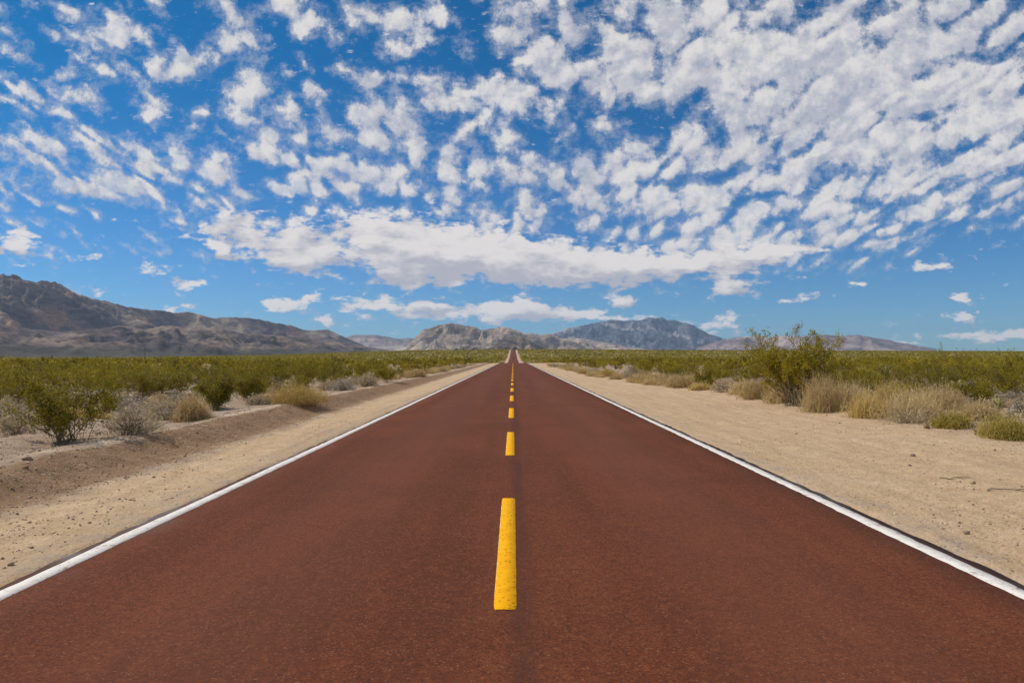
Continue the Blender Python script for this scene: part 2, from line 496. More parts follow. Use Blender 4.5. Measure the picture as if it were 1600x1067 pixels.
def mountain(name, label, prof, dist, width, mat, seed, relief=.3, scale=1 / 420., baj=.0, bajw=0., back=.55, ns=320, nt_=90, rough=.03, foot=0.0, zbase=-8.0):
    """prof: (px, py) skyline in photo pixels; dist: (px -> metres)"""
    px = np.linspace(prof[0][0], prof[-1][0], ns)
    py = np.interp(px, [p[0] for p in prof], [p[1] for p in prof])
    k = np.hanning(7); k /= k.sum(); py = np.convolve(np.pad(py, 3, mode='edge'), k, 'valid')
    D = np.interp(px, [d[0] for d in dist], [d[1] for d in dist])
    rx = (px - VX) * D / F; ryy = D
    H = CAM_H + D * (VY - py) / F - zbase
    H = np.maximum(H, 3) * (1 + rough * fbm(px / 9., 0.5, seed + 3, 4)) 
    # direction of fall: towards the camera
    dx, dy = -rx, -ryy; L = np.hypot(dx, dy); dx, dy = dx / L, dy / L
    t = np.concatenate([np.linspace(-back, 0, nt_ // 3, endpoint=False), np.linspace(0, 1, nt_) ** 1.15])
    T = t[None, :]
    Hc = H[:, None]
    wid = np.interp(px, [d[0] for d in dist], np.broadcast_to(width, len(dist)))[:, None] if np.ndim(width) else width
    Xw = rx[:, None] + dx[:, None] * T * wid; Yw = ryy[:, None] + dy[:, None] * T * wid
    q = np.stack([Xw * scale, Yw * scale])
    wx = fbm(q[0] * .7, q[1] * .7, seed + 50, 3) * .5; wy = fbm(q[0] * .7 + 9, q[1] * .7, seed + 60, 3) * .5
    rd = ridged(q[0] + wx, q[1] + wy, seed, 7)
    at = np.abs(T)
    tb = np.clip(at / .82, 0, 1)
    bp = np.where(T >= 0, (1 - tb) ** 1.25, np.clip(1 - at / back, 0, 1) ** 1.1)
    env = np.where(T >= 0, np.clip(at / .10, 0, 1) * np.clip((1 - at / .98) / .45, 0, 1), np.clip(at / .1, 0, 1) * np.clip(1 - at / back, 0, 1))
    z = Hc * bp * (1 - .38 * np.clip(at / .25, 0, 1) * (1 - rd)) + Hc * relief * env * (rd - .35)
    z = z + Hc * .06 * env * fbm(q[0] * 6, q[1] * 6, seed + 80, 4)
    z = np.minimum(z, Hc * (1.0 - .5 * at))
    z = z + np.where(T >= 0, baj * np.clip((1 - T) / .5, 0, 1) ** 1.4, baj * bp)
    z = np.maximum(z, np.where(T >= 0, baj * np.clip((1 - T) / .6, 0, 1), 0))
    ends = np.minimum(1, np.minimum(np.arange(ns), np.arange(ns)[::-1]) / 6.)[:, None]
    z = zbase - foot * (np.abs(T) > .985) + z * ends
    V = np.stack([Xw, Yw, z], -1).reshape(-1, 3)
    o = build(name, V, [grid_faces(ns, len(t))], mat, smooth=True)
    tag(o, label, 'mountain', kind='structure')
    return o


M['rock_left'] = rock_mat('cloud_shaded_rock', rgb(.080, .060, .055), rgb(.185, .138, .112), rgb(.40, .30, .20), rgb(.46, .23, .12), 1 / 330., .47, .55)  # dark patches put cloud shadow into the rock colour
M['rock_foot'] = rock_mat('foothill_rock', rgb(.055, .043, .045), rgb(.14, .105, .092), rgb(.38, .28, .195), rgb(.32, .20, .13), 1 / 260., .49, .54, (60., rgb(.085, .075, .052)))
M['rock_tan'] = rock_mat('tan_hill_rock', rgb(.15, .112, .086), rgb(.40, .30, .21), rgb(.64, .50, .36), rgb(.44, .28, .19), 1 / 300., .46, .55, (40., rgb(.24, .205, .10)))
M['rock_haze_blue'] = rock_mat('haze_tinted_rock', rgb(.036, .054, .082), rgb(.092, .112, .145), rgb(.48, .42, .38), rgb(.42, .29, .25), 1 / 480., .51, .58, (110., rgb(.40, .32, .22)))  # blue of distant haze mixed into the dark and mid rock colours
M['rock_far'] = rock_mat('far_mountain_rock', rgb(.11, .08, .085), rgb(.25, .185, .175), rgb(.50, .38, .31), rgb(.44, .28, .23), 1 / 520., .47, .55, (70., rgb(.42, .34, .24)))

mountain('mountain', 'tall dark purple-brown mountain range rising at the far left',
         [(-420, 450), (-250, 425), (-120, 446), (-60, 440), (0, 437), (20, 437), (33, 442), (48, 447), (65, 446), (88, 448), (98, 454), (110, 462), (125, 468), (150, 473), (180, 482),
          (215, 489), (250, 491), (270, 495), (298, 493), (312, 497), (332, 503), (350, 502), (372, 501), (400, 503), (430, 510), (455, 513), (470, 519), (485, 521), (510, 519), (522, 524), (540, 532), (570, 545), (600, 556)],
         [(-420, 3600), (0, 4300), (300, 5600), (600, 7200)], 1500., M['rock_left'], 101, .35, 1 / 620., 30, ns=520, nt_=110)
mountain('foothill', 'low dark foothills with pale streaks in front of the left mountain range',
         [(-380, 515), (-200, 508), (-60, 516), (0, 513), (40, 518), (90, 524), (140, 520), (190, 514), (225, 520), (260, 513), (300, 519), (340, 516), (370, 524), (420, 527), (470, 531), (520, 536), (560, 543), (620, 552)],
         [(-380, 2500), (0, 2900), (300, 3600), (620, 5000)], 1050., M['rock_foot'], 133, .35, 1 / 330., 16, ns=420, nt_=80, foot=30)
mountain('distant_hill', 'small hazy reddish hills in the gap left of the tan central hills',
         [(500, 545), (530, 533), (552, 525), (570, 525), (590, 525), (605, 528), (622, 531), (640, 530), (660, 533), (700, 540)],
         [(500, 11500), (700, 12500)], 2200., M['rock_far'], 157, .3, 1 / 900., 20, ns=200, nt_=60)
mountain('tan_hill', 'sunlit tan rocky hills behind the end of the road',
         [(615, 551), (635, 543), (648, 530), (660, 518), (672, 514), (685, 510), (696, 508), (705, 506), (714, 508), (728, 511), (742, 513), (752, 518), (764, 516), (775, 515), (787, 512), (796, 514), (808, 518), (818, 523), (832, 522), (845, 526), (858, 523), (870, 528), (900, 537), (930, 548)],
         [(615, 6800), (930, 7600)], 1300., M['rock_tan'], 171, .46, 1 / 480., 14, ns=360, nt_=100)
mountain('dark_knoll', 'small dark knoll directly behind the vanishing road',
         [(745, 551), (765, 545), (780, 536), (792, 530), (803, 527), (815, 527), (826, 532), (838, 539), (860, 549)],
         [(745, 4400), (860, 4600)], 600., M['rock_foot'], 187, .3, 1 / 260., 6, ns=140, nt_=60)
mountain('blue_mountain', 'broad hazy blue mountain rising right of the road end',
         [(820, 552), (850, 534), (866, 523), (880, 518), (900, 513), (915, 511), (930, 507), (948, 504), (962, 503), (975, 505), (990, 503), (1003, 503), (1014, 499), (1023, 501), (1033, 499), (1042, 503), (1052, 503), (1062, 506), (1074, 508), (1085, 512),
          (1096, 519), (1110, 526), (1125, 530), (1140, 534), (1165, 538), (1200, 548)],
         [(820, 12500), (1200, 13500)], 2600., M['rock_haze_blue'], 203, .46, 1 / 900., 40, ns=360, nt_=100)
mountain('pale_ridge', 'low pale ridge sloping down before the blue mountain',
         [(830, 550), (850, 540), (872, 532), (895, 530), (915, 531), (940, 536), (965, 541), (990, 545), (1030, 549)],
         [(830, 8600), (1030, 9000)], 1100., M['rock_tan'], 219, .34, 1 / 420., 14, ns=200, nt_=60)
mountain('far_ridge', 'low hazy mauve ridge at the far right behind the tall creosote bush',
         [(1080, 549), (1120, 536), (1150, 530), (1180, 528), (1200, 530), (1225, 527), (1260, 529), (1290, 526), (1315, 528), (1340, 526), (1356, 529), (1372, 532), (1388, 534), (1402, 538), (1418, 540), (1435, 544), (1470, 549)],
         [(1080, 10800), (1470, 10400)], 2000., M['rock_far'], 241, .3, 1 / 800., 30, ns=280, nt_=60)

# ------------------------------------------------------------------ plants
def creosote_geo(seed, h, w, ns=16, nb=5, leaves=3600, lsz=.034, sparse_top=False, tri=False, sigma=.045, low=.25):
    rg = np.random.default_rng(seed)
    Pn = 7
    az = rg.uniform(0, 2 * PI, ns); lean = np.sqrt(rg.uniform(.02, 1, ns))
    t = np.linspace(0, 1, Pn)
    hh = h * (1 - (.42 * lean ** 2.2)) * rg.uniform(.72, 1.0, ns)
    if sparse_top: hh = h * (1 - .30 * lean ** 2.0) * rg.uniform(.6, 1.0, ns)
    rad = w * .5 * lean * rg.uniform(.75, 1.05, ns)
    r = rad[:, None] * (t ** 1.05)[None]
    z = hh[:, None] * (t ** .92)[None]
    wig = rg.normal(size=(ns, Pn, 3)) * .035 * h * t[None, :, None]
    b0 = rg.normal(size=(ns, 2)) * .05 * w
    st = np.stack([np.cos(az)[:, None] * r + b0[:, :1] * 1, np.sin(az)[:, None] * r + b0[:, 1:], z], -1) + wig
    st[:, 0, 2] = -.06
    srad = (.0065 * h) * np.linspace(1, .3, Pn)[None] * rg.uniform(.6, 1.1, (ns, 1))
    # branches
    nB = ns * nb
    si = np.repeat(np.arange(ns), nb); tt = rg.uniform(.10, .95, nB)
    f = tt * (Pn - 1); i0 = np.minimum(f.astype(int), Pn - 2); fr = (f - i0)[:, None]
    p0 = st[si, i0] * (1 - fr) + st[si, i0 + 1] * fr
    out = np.stack([np.cos(az[si]), np.sin(az[si]), np.full(nB, .9)], -1)
    dr = out * .8 + rg.normal(size=(nB, 3)) * .6; dr[:, 2] = np.abs(dr[:, 2]) * .8 + .15
    dr /= np.linalg.norm(dr, axis=1, keepdims=True)
    ln = h * rg.uniform(.14, .34, nB) * (1.15 - .5 * tt)
    s4 = np.linspace(0, 1, 4)
    br = p0[:, None] + dr[:, None] * (ln[:, None] * s4[None])[..., None] + np.array([0, 0, 1.]) * (ln[:, None] * .25 * s4[None] ** 2)[..., None]
    br += rg.normal(size=br.shape) * .012 * h * s4[None, :, None]
    top = h * 1.0
    br[..., 2] = np.where(br[..., 2] > top, top + (br[..., 2] - top) * .3, br[..., 2])
    brad = .003 * h * np.linspace(1, .35, 4)[None] * np.ones((nB, 1))
    V1, q1 = tubes(st, srad, 4); V2, q2 = tubes(br, brad, 3)
    SV = np.concatenate([V1, V2]); SQ = np.concatenate([q1, q2 + len(V1)])
    stint = np.repeat(rg.uniform(0, 1, ns), Pn * 4); stint = np.concatenate([stint, np.repeat(rg.uniform(.1, .9, nB), 12)])
    # leaves: bunched at knots along branches and upper stems
    nk = max(60, leaves // 22)
    bi = rg.integers(0, nB, nk); u = rg.uniform(.25, 1.0, nk) * 3; j = np.minimum(u.astype(int), 2); fu = (u - j)[:, None]
    kn = br[bi, j] * (1 - fu) + br[bi, j + 1] * fu
    ks = nk // 4
    si2 = rg.integers(0, ns, ks); u = rg.uniform(.45, 1.0, ks) * (Pn - 1); j = np.minimum(u.astype(int), Pn - 2); fu = (u - j)[:, None]
    kn = np.concatenate([kn, st[si2, j] * (1 - fu) + st[si2, j + 1] * fu])
    ktint = rg.uniform(.15, .85, len(kn))
    keepw = np.clip((kn[:, 2] / h - low * .5) / .18, .03, 1)
    if sparse_top: keepw *= np.where(kn[:, 2] > .72 * h, .8, 1.3)
    keepw /= keepw.sum()
    ki = rg.choice(len(kn), leaves, p=keepw)
    sg = sigma * rg.uniform(.5, 1.25, len(kn))[ki]
    cen = kn[ki] + rg.normal(size=(leaves, 3)) * sg[:, None]
    cen[:, 2] = np.maximum(cen[:, 2], .04)
    sz = lsz * rg.uniform(.6, 1.3, leaves)
    LV, LF = leaf_quads(cen, sz * .62, sz, rg, .4, tri)
    per = 3 if tri else 4
    ltint = np.clip(ktint[ki] + rg.normal(size=leaves) * .16, 0, 1)
    return SV, SQ, stint, LV, LF, np.repeat(ltint, per)


def tuft_geo(seed, h, w, n=900, blade=.004, bits=1500, bsz=.026, dome=True, curl=.35, spread=1.0, base=.16):
    """dome of thin dry stems with fine twig ends"""
    rg = np.random.default_rng(seed)
    Pn = 5; t = np.linspace(0, 1, Pn)
    az = rg.uniform(0, 2 * PI, n); lean = np.sqrt(rg.uniform(0, 1, n)) * spread
    lf = rg.uniform(.55, 1.0, n) if dome else rg.uniform(.4, 1.0, n)
    rad = w * .5 * np.sin(lean * PI / 2) * lf
    hh = h * np.maximum(np.cos(lean * PI / 2 * .92), .12) ** .7 * lf
    r = rad[:, None] * (t ** .85)[None]; z = hh[:, None] * (t ** (1 - curl * .5))[None] - (curl * .18 * h * lean * lf)[:, None] * (t ** 3)[None]
    b0 = rg.normal(size=(n, 2)) * base * w * .5
    lump = 1 + .22 * np.sin(az * 3 + seed) + .12 * np.sin(az * 7 + 2 * seed)
    pa = np.stack([np.cos(az)[:, None] * r * lump[:, None] + b0[:, :1] * (1 - .3 * t)[None], np.sin(az)[:, None] * r * lump[:, None] + b0[:, 1:] * (1 - .3 * t)[None], z], -1)
    pa += rg.normal(size=pa.shape) * .04 * h * t[None, :, None]
    pa[..., 2] = np.maximum(pa[..., 2], .01); pa[:, 0, 2] = -.03
    rr = blade * np.linspace(1, .4, Pn)[None] * rg.uniform(.6, 1.4, (n, 1))
    V, q = tubes(pa, rr, 3)
    tn = np.clip(np.repeat(rg.uniform(.05, .95, n), Pn * 3), 0, 1)
    F_ = [q]
    if bits:
        k = rg.integers(0, n, bits); u = rg.uniform(.45, 1.0, bits) * (Pn - 1); j = np.minimum(u.astype(int), Pn - 2); fu = (u - j)[:, None]
        cen = pa[k, j] * (1 - fu) + pa[k, j + 1] * fu + rg.normal(size=(bits, 3)) * .02 * h
        cen[:, 2] = np.maximum(cen[:, 2], .015)
        ax = pa[k, Pn - 1] - pa[k, 1]; ax /= np.linalg.norm(ax, axis=1, keepdims=True) + 1e-9
        s = bsz * rg.uniform(.5, 1.5, bits)
        LV, LF = leaf_quads(cen, s * .3, s * 1.3, rg, .2, axis=ax)
        F_.append(LF + len(V)); tn = np.concatenate([tn, np.repeat(rg.uniform(.2, 1, bits), 4)]); V = np.concatenate([V, LV])
    return V, F_, tn


def shrub_geo(seed, h, w, n=260, leaves=2600, lsz=.024, low=0.05):
    """dense low twiggy grey shrub: twigs and tiny leaves"""
    rg = np.random.default_rng(seed)
    V, F_, tn = tuft_geo(seed, h, w, n, .0045, 0, spread=.98, curl=.2)
    az = rg.uniform(0, 2 * PI, leaves); ct = rg.uniform(low, 1, leaves); sn = np.sqrt(1 - ct ** 2)
    rr = rg.uniform(.35, 1, leaves) ** .45
    lump = 1 + .25 * noise2(np.cos(az) * 2.2 + seed, np.sin(az) * 2.2 + ct * 2, seed) * 1.6
    cen = np.stack([np.cos(az) * sn * rr * w * .5 * lump, np.sin(az) * sn * rr * w * .5 * lump, ct * rr * h * lump + .02], -1)
    # bunch the leaves
    nb = leaves // 14
    bc = cen[rg.integers(0, leaves, nb)]; cen = bc[rg.integers(0, nb, leaves)] + rg.normal(size=(leaves, 3)) * .035 * (h + .15)
    cen[:, 2] = np.maximum(cen[:, 2], .01)
    s = lsz * rg.uniform(.5, 1.4, leaves)
    LV, LF = leaf_quads(cen, s * .6, s, rg, .3)
    return V, F_, tn, LV, LF, np.repeat(np.clip(rg.normal(.5, .22, leaves), 0, 1), 4)


def make_creosote(seed, h, w, mat='green', **k):
    root = empty('creosote_bush', (0, 0, 0))
    SV, SQ, st, LV, LF, lt = creosote_geo(seed, h, w, **k)
    build('stems', SV, [SQ], M['stem'], root, st)
    build('foliage', LV, [LF], M[mat], root, lt)
    return root


def make_shrub(seed, h, w, mat='grey', name='grey_shrub', **k):
    root = empty(name, (0, 0, 0))
    V, F_, tn, LV, LF, lt = shrub_geo(seed, h, w, **k)
    build('twigs', V, F_, M['stem'], root, tn)
    build('foliage', LV, [LF], M[mat], root, lt)
    return root


def make_tuft(seed, h, w, mat='straw', name='dry_bush', **k):
    rg = np.random.default_rng(seed + 9)
    parts = 1 if k.get('n', 900) < 100 else int(rg.integers(5, 9))
    if parts == 1:
        V, F_, tn = tuft_geo(seed, h, w, **k)
        return build(name, V, F_, M[mat], None, tn)
    Vs, Fs, ts, o_ = [], [], [], 0
    n = k.pop('n', 900); bits = k.pop('bits', 1500)
    for j in range(parts):
        a = j * 2 * PI / parts + rg.uniform(-.4, .4); d = w * rg.uniform(.12, .30) * (j > 0)
        f = rg.uniform(.60, 1.0) if j else 1.0
        V, F_, tn = tuft_geo(seed + 31 * j, h * f, w * rg.uniform(.58, .80), n=n // parts + 20, bits=bits // parts, curl=float(rg.uniform(.3, .8)), base=.45, **k)
        V = V + np.array([math.cos(a) * d, math.sin(a) * d, 0])
        tn = np.clip(tn + rg.normal(0, .12), 0, 1)
        Vs.append(V); Fs += [f_ + o_ for f_ in F_]; ts.append(tn); o_ += len(V)
    return build(name, np.concatenate(Vs), Fs, M[mat], None, np.concatenate(ts))


def copy_tree(o, parent=None):
    c = o.copy(); C.objects.link(c)
    if parent is not None: c.parent = parent
    for ch in o.children: copy_tree(ch, c)
    return c


def stand(o, x, y, rz=None, s=1.0, sink=.02):
    o.location = (x, y, float(terrain(x, y)) - sink)
    o.rotation_euler = (0, 0, random.uniform(0, 2 * PI) if rz is None else rz)
    o.scale = (s, s, s) if np.isscalar(s) else s
    return o


placed = []      # x, y, radius of everything standing on the plain
HB = .16         # usual ground height beside the road


def at_px(o, px, py, rad, rz=None, s=1.0):
    x, y = px_xy(px, py, HB if px < VX else .09)
    # refine for the real ground height there
    for _ in range(4):
        x, y = px_xy(px, py, float(terrain(x, y)))
    placed.append((x, y, rad))
    return stand(o, x, y, rz, s)


GC = 'green creosote bushes on the plain'
GD = 'dry tan bushes along the road'
GG = 'grey shrubs on the plain'
GT = 'small dry grass tufts'

# ---- hand-placed plants: (kind, px, py_base, height_m, width_m, label)
def depth(py, h=.12): return (CAM_H - h) * F / (py - VY)


def sz(hpx, wpx, py): d = depth(py); return hpx * d / F, wpx * d / F


HAND = [
    ('creo', 106, 692, 104, 158, 'large rounded green creosote bush on the left bank rim, nearest of the green bushes'),
    ('creo', 28, 640, 72, 115, 'dark green creosote bush cut by the left edge, behind the large rounded one'),
    ('creo', 222, 626, 52, 84, 'bushy green creosote bush with dark base behind grey shrubs left of the road'),
    ('creo', 338, 641, 56, 46, 'narrow olive creosote bush just right of the tan tuft on the left bank'),
    ('creo', 388, 628, 45, 62, 'greyish green creosote bush between the narrow olive bush and the golden dome'),
    ('creo', 140, 606, 34, 80, 'low green creosote bush seen over the shoulder of the large left bush'),
    ('creo', 606, 597, 27, 40, 'small dark creosote bush at the bank end right of the blue grey shrubs'),
    ('grey', 210, 677, 46, 84, 'pale grey twiggy shrub right beside the large green bush on the left bank'),
    ('grey', 258, 655, 34, 76, 'rounded grey shrub left of the tan tuft on the left bank'),
    ('grey', 178, 640, 34, 66, 'pale beige grey shrub half hidden behind the large left creosote bush'),
    ('blue', 22, 660, 30, 92, 'low bluish grey shrub by the left edge under a dark creosote bush'),
    ('blue', 536, 610, 18, 46, 'low bluish grey shrub on the bank right of the golden dome'),
    ('grey', 574, 604, 22, 38, 'dark grey shrub at the bank beside the small dark creosote bush'),
    ('grey', 405, 634, 20, 44, 'ragged pale grey shrub at the left foot of the golden dome bush'),
    ('straw', 297, 656, 49, 58, 'upright tan tuft of dry grass on the rim of the left bank'),
    ('gold', 456, 629, 37, 92, 'golden dome of dry grass on the left bank rim, largest tan one on that side'),
    ('straw', 652, 589, 16, 34, 'small pale dry bush on the left verge far past the golden dome'),
    ('straw', 690, 581, 11, 24, 'tiny pale dry bush farthest along the left verge'),
    # right of the road
    ('tall', 1247, 633, 124, 172, 'tallest creosote bush, its sparse leafy tips sticking up into the sky'),
    ('straw', 1291, 641, 74, 84, 'big shaggy tan dry bush in front of the tallest creosote bush'),
    ('straw', 1222, 628, 40, 62, 'brownish dry bush at the left foot of the tallest creosote bush'),
    ('gold', 1356, 650, 50, 64, 'yellowish dry bush with dark base right of the shaggy tan bush'),
    ('straw', 1430, 655, 66, 128, 'widest tan dry bush with bare grey branches below, on the right verge'),
    ('dead', 1422, 660, 36, 92, 'tangle of bare grey dead branches under the widest tan bush'),
    ('ygr', 1488, 666, 33, 60, 'low yellow-green tuft on sand right of the widest tan bush'),
    ('ygr', 1572, 683, 50, 78, 'yellow-green bush cut by the right edge, nearest on the right verge'),
    ('dead', 1538, 678, 30, 44, 'small bare pale grey dead bush beside the nearest right bush'),
    ('rust', 1447, 669, 14, 14, 'tiny rust brown sprig on bare sand before the widest tan bush'),
    ('straw', 1163, 614, 30, 50, 'pale dry bush in the right front row, left of the tallest creosote'),
    ('grey', 1130, 612, 24, 44, 'grey beige shrub in the right front row beside a small green bush'),
    ('straw', 1070, 603, 28, 62, 'wide pale tan bush in the middle of the right front row'),
    ('straw', 1028, 597, 20, 42, 'small pale tan bush right of the dark grey shrub on the right verge'),
    ('grey', 986, 592, 26, 34, 'dark grey shrub standing between golden and pale dry bushes on the right verge'),
    ('gold', 950, 588, 17, 38, 'golden orange dry bush left of the dark grey shrub on the right verge'),
    ('straw', 912, 581, 11, 34, 'smallest pale dry bush far along the right verge'),
    ('straw', 1192, 621, 38, 66, 'pale fluffy dry bush left of the brownish one under the tallest creosote'),
    ('straw', 1326, 637, 52, 62, 'straw coloured dry bush squeezed between the shaggy tan and the yellowish bush'),
    ('gold', 1392, 640, 62, 70, 'golden tan dry bush standing behind the left half of the widest tan bush'),
    ('straw', 1474, 641, 52, 74, 'pale tan dry bush rising behind the low yellow-green tuft'),
    ('straw', 1530, 655, 40, 56, 'small straw dry bush left of the pale cholla on a thin trunk'),
    ('straw', 1096, 600, 26, 50, 'straw coloured dry bush just left of the small bright green creosote bush'),
    ('straw', 1002, 591, 18, 40, 'low straw dry bush behind the gap right of the dark grey shrub'),
    ('creo', 62, 602, 40, 84, 'broad green creosote bush behind the dark one at the left edge'),
    ('straw', 250, 637, 26, 44, 'small straw dry bush behind the rounded grey shrub on the left'),
    ('straw', 72, 622, 22, 40, 'pale straw dry bush between two green bushes near the left edge'),
    ('creo', 470, 596, 36, 70, 'olive creosote bush directly behind the golden dome'),
    ('creo', 1104, 606, 32, 32, 'small bright green creosote bush squeezed in the right front row'),
    ('creo', 1068, 578, 22, 56, 'olive creosote bush above the wide pale tan bush on the right'),
    ('creo', 1452, 618, 58, 100, 'broad green creosote bush behind the widest tan bush'),
    ('creo', 1520, 634, 44, 60, 'green creosote bush between the two pale cholla cacti'),
    ('creo', 1592, 622, 60, 100, 'green creosote bush cut by the right edge behind grey shrubs'),
    ('grey', 1378, 600, 28, 46, 'pale grey shrub in the gap right of the tallest creosote'),
    ('blue', 1584, 634, 30, 66, 'mauve grey shrub by the right edge behind a pale cholla'),
    ('grey', 1500, 640, 26, 50, 'grey shrub behind the low yellow-green tuft'),
    ('creo', 1482, 579, 39, 62, 'distant tall creosote bush poking above the right horizon'),
    ('creo', 1560, 577, 36, 88, 'distant wide creosote bush topping the horizon near the right edge'),
]
sd = 500
for kind, px, py, hp, wp, lab in HAND:
    sd += 7
    h, w = sz(hp, wp, py)
    near = depth(py) < 26
    rad0 = w * .5
    if kind == 'creo': h *= 1.08; w *= 1.32
    elif kind == 'tall': h *= 1.06; w *= 1.10
    elif kind in ('straw', 'gold', 'ygr'): h *= 1.10; w *= .96
    if kind == 'creo':
        o = make_creosote(sd, h, w, leaves=12500 if near else 5000, lsz=.036 if near else .05, ns=30 if near else 16, nb=6, sigma=.06 if near else .08, low=.0)
        cat, grp = 'bush', GC
    elif kind == 'tall':
        o = make_creosote(sd, h, w, leaves=30000, lsz=.054, ns=50, nb=7, sparse_top=True, sigma=.065, low=.36)
        cat, grp = 'bush', GC
    elif kind in ('grey', 'blue'):
        o = make_shrub(sd, h, w, 'grey' if kind == 'grey' else 'bluegrey', leaves=3000, lsz=.026 if near else .04)
        cat, grp = 'shrub', GG
    elif kind == 'dead':
        V, F_, tn = tuft_geo(sd, h, w, 150, .009, 0, curl=.05, base=.3)
        o = build('dead_bush', V, F_, M['grey'], None, tn); cat, grp = 'dead bush', 'bare dead bushes on the right verge'
    else:
        mt = {'straw': 'straw', 'gold': 'gold', 'ygr': 'ygreen', 'rust': 'rust'}[kind]
        n = 60 if kind == 'rust' else 1500
        nm = 'dry_grass' if (h < .3 or kind == 'ygr') else 'dry_bush'
        o = make_tuft(sd, h, w, mt, nm, n=n, bits=0 if kind == 'rust' else 4200, bsz=.03 if near else .05, blade=.004 if near else .007)
        cat, grp = ('grass tuft', GT) if nm == 'dry_grass' else ('dry bush', GD)
    tag(o, lab, cat, grp)
    at_px(o, px, py, rad0)

# ---- cholla cacti
def make_cholla(seed, h, label, px, py):
    rg = np.random.default_rng(seed)
    root = empty('cholla_cactus', (0, 0, 0))
    tp = np.array([[[0, 0, -.05], [.02, 0, h * .2], [0, .02, h * .42], [.02, 0, h * .6]]])
    V, q = tubes(tp, np.array([[.045, .045, .04, .03]]) * h, 7)
    build('trunk', V, [q], M['cholla_stem'], root, rg.uniform(0, 1, len(V)))
    arms = 11
    for a in range(arms):
        p = np.array([0, 0, h * rg.uniform(.3, .62)]); az = rg.uniform(0, 2 * PI); d = np.array([math.cos(az), math.sin(az), rg.uniform(.3, 1.3)])
        Vs, Fs, ts, off = [], [], [], 0
        for j in range(rg.integers(2, 4)):
            d = d / np.linalg.norm(d); L = h * rg.uniform(.12, .19); rr = h * rg.uniform(.030, .042)
            s = np.linspace(0, 1, 6); pa = p + d * (L * s)[:, None]
            ra = rr * np.array([.45, .9, 1.05, 1, .85, .25])
            V, q = tubes(pa[None], ra[None], 8)
            # spines: pale thin needles
            n = 70; k = rg.integers(0, len(V), n); sp = V[k]; nd = sp - (p + d * ((sp - p) @ d)[:, None]); nd /= np.linalg.norm(nd, axis=1, keepdims=True) + 1e-9
            pth = np.stack([sp, sp + nd * .022 * h + rg.normal(size=(n, 3)) * .006 * h], 1)
            V2, q2 = tubes(pth, np.tile([[.003, .0012]], (n, 1)), 3)
            Vs += [V, V2]; Fs += [q + off, q2 + off + len(V)]; off += len(V) + len(V2)
            ts += [np.full(len(V), rg.uniform(.3, .8)), np.full(len(V2), 1.0)]
            p = pa[-1] - d * L * .08; d = d + rg.normal(size=3) * .5; d[2] = abs(d[2]) + .2
        build('arm', np.concatenate(Vs), Fs, M['cholla'], root, np.concatenate(ts))
    tag(root, label, 'cactus', 'pale cholla cacti among the bushes')
    at_px(root, px, py, .35)


make_cholla(3, sz(36, 1, 624)[0], 'pale spiny cholla cactus behind the right end of the widest tan bush', 1494, 624)
make_cholla(4, sz(42, 1, 652)[0], 'pale spiny cholla cactus on a thin trunk near the right edge', 1556, 652)
make_cholla(5, sz(32, 1, 634)[0], 'pale yellowish cholla cactus behind the tan tuft on the left bank', 306, 634)
make_cholla(6, sz(34, 1, 646)[0], 'pale yellowish cholla cactus against the right side of the large left bush', 158, 646)

# ---- scattered individuals: first full plants, farther ones as plain copies
protoC = [creosote_geo(900 + k, 1.25, 1.9, ns=15, nb=5, leaves=3000, lsz=.058, sigma=.08, tri=True, low=.0) for k in range(7)]
creo_protos = []
for k, (SV, SQ, st, LV, LF, lt) in enumerate(protoC):
    root = empty('creosote_bush', (0, -50, 0))
    build('stems', SV, [SQ], M['stem'], root, st); build('foliage', LV, [LF], M['green'], root, lt)
    creo_protos.append(root)
shrub_protos = [make_shrub(940 + k, .42, .85, 'grey' if k % 3 else 'bluegrey', leaves=1100, lsz=.04, n=120) for k in range(4)]
tuft_protos = [make_tuft(960 + k, .45, .8, 'straw' if k % 2 else 'gold', n=420, bits=1000, bsz=.05, blade=.006) for k in range(4)]


def inside(x, y, margin=1.0): return abs(x) < .765 * y + margin


def free(x, y, r):
    for a, b, c in placed:
        if (a - x) ** 2 + (b - y) ** 2 < (c + r) ** 2 * .72: return False
    return True


NC = 300 - sum(1 for h_ in HAND if h_[0] in ('creo', 'tall'))
first = {}


def put(proto, x, y, s, lab, cat, grp, rad):
    key = proto.as_pointer()
    o = copy_tree(proto) if key in first else proto
    first[key] = 1
    tag(o, lab, cat, grp)
    stand(o, x, y, None, s)
    placed.append((x, y, rad))
    return o


def edge_l(y): return -8.5 + .6 * float(sstep(25, 60, y)) - .9 * float(noise2(y * .12, 2.2, 7))
def edge_r(y): return 11.0 - 2.9 * float(sstep(22, 60, y)) + 1.0 * float(noise2(y * .1, 8.2, 9))


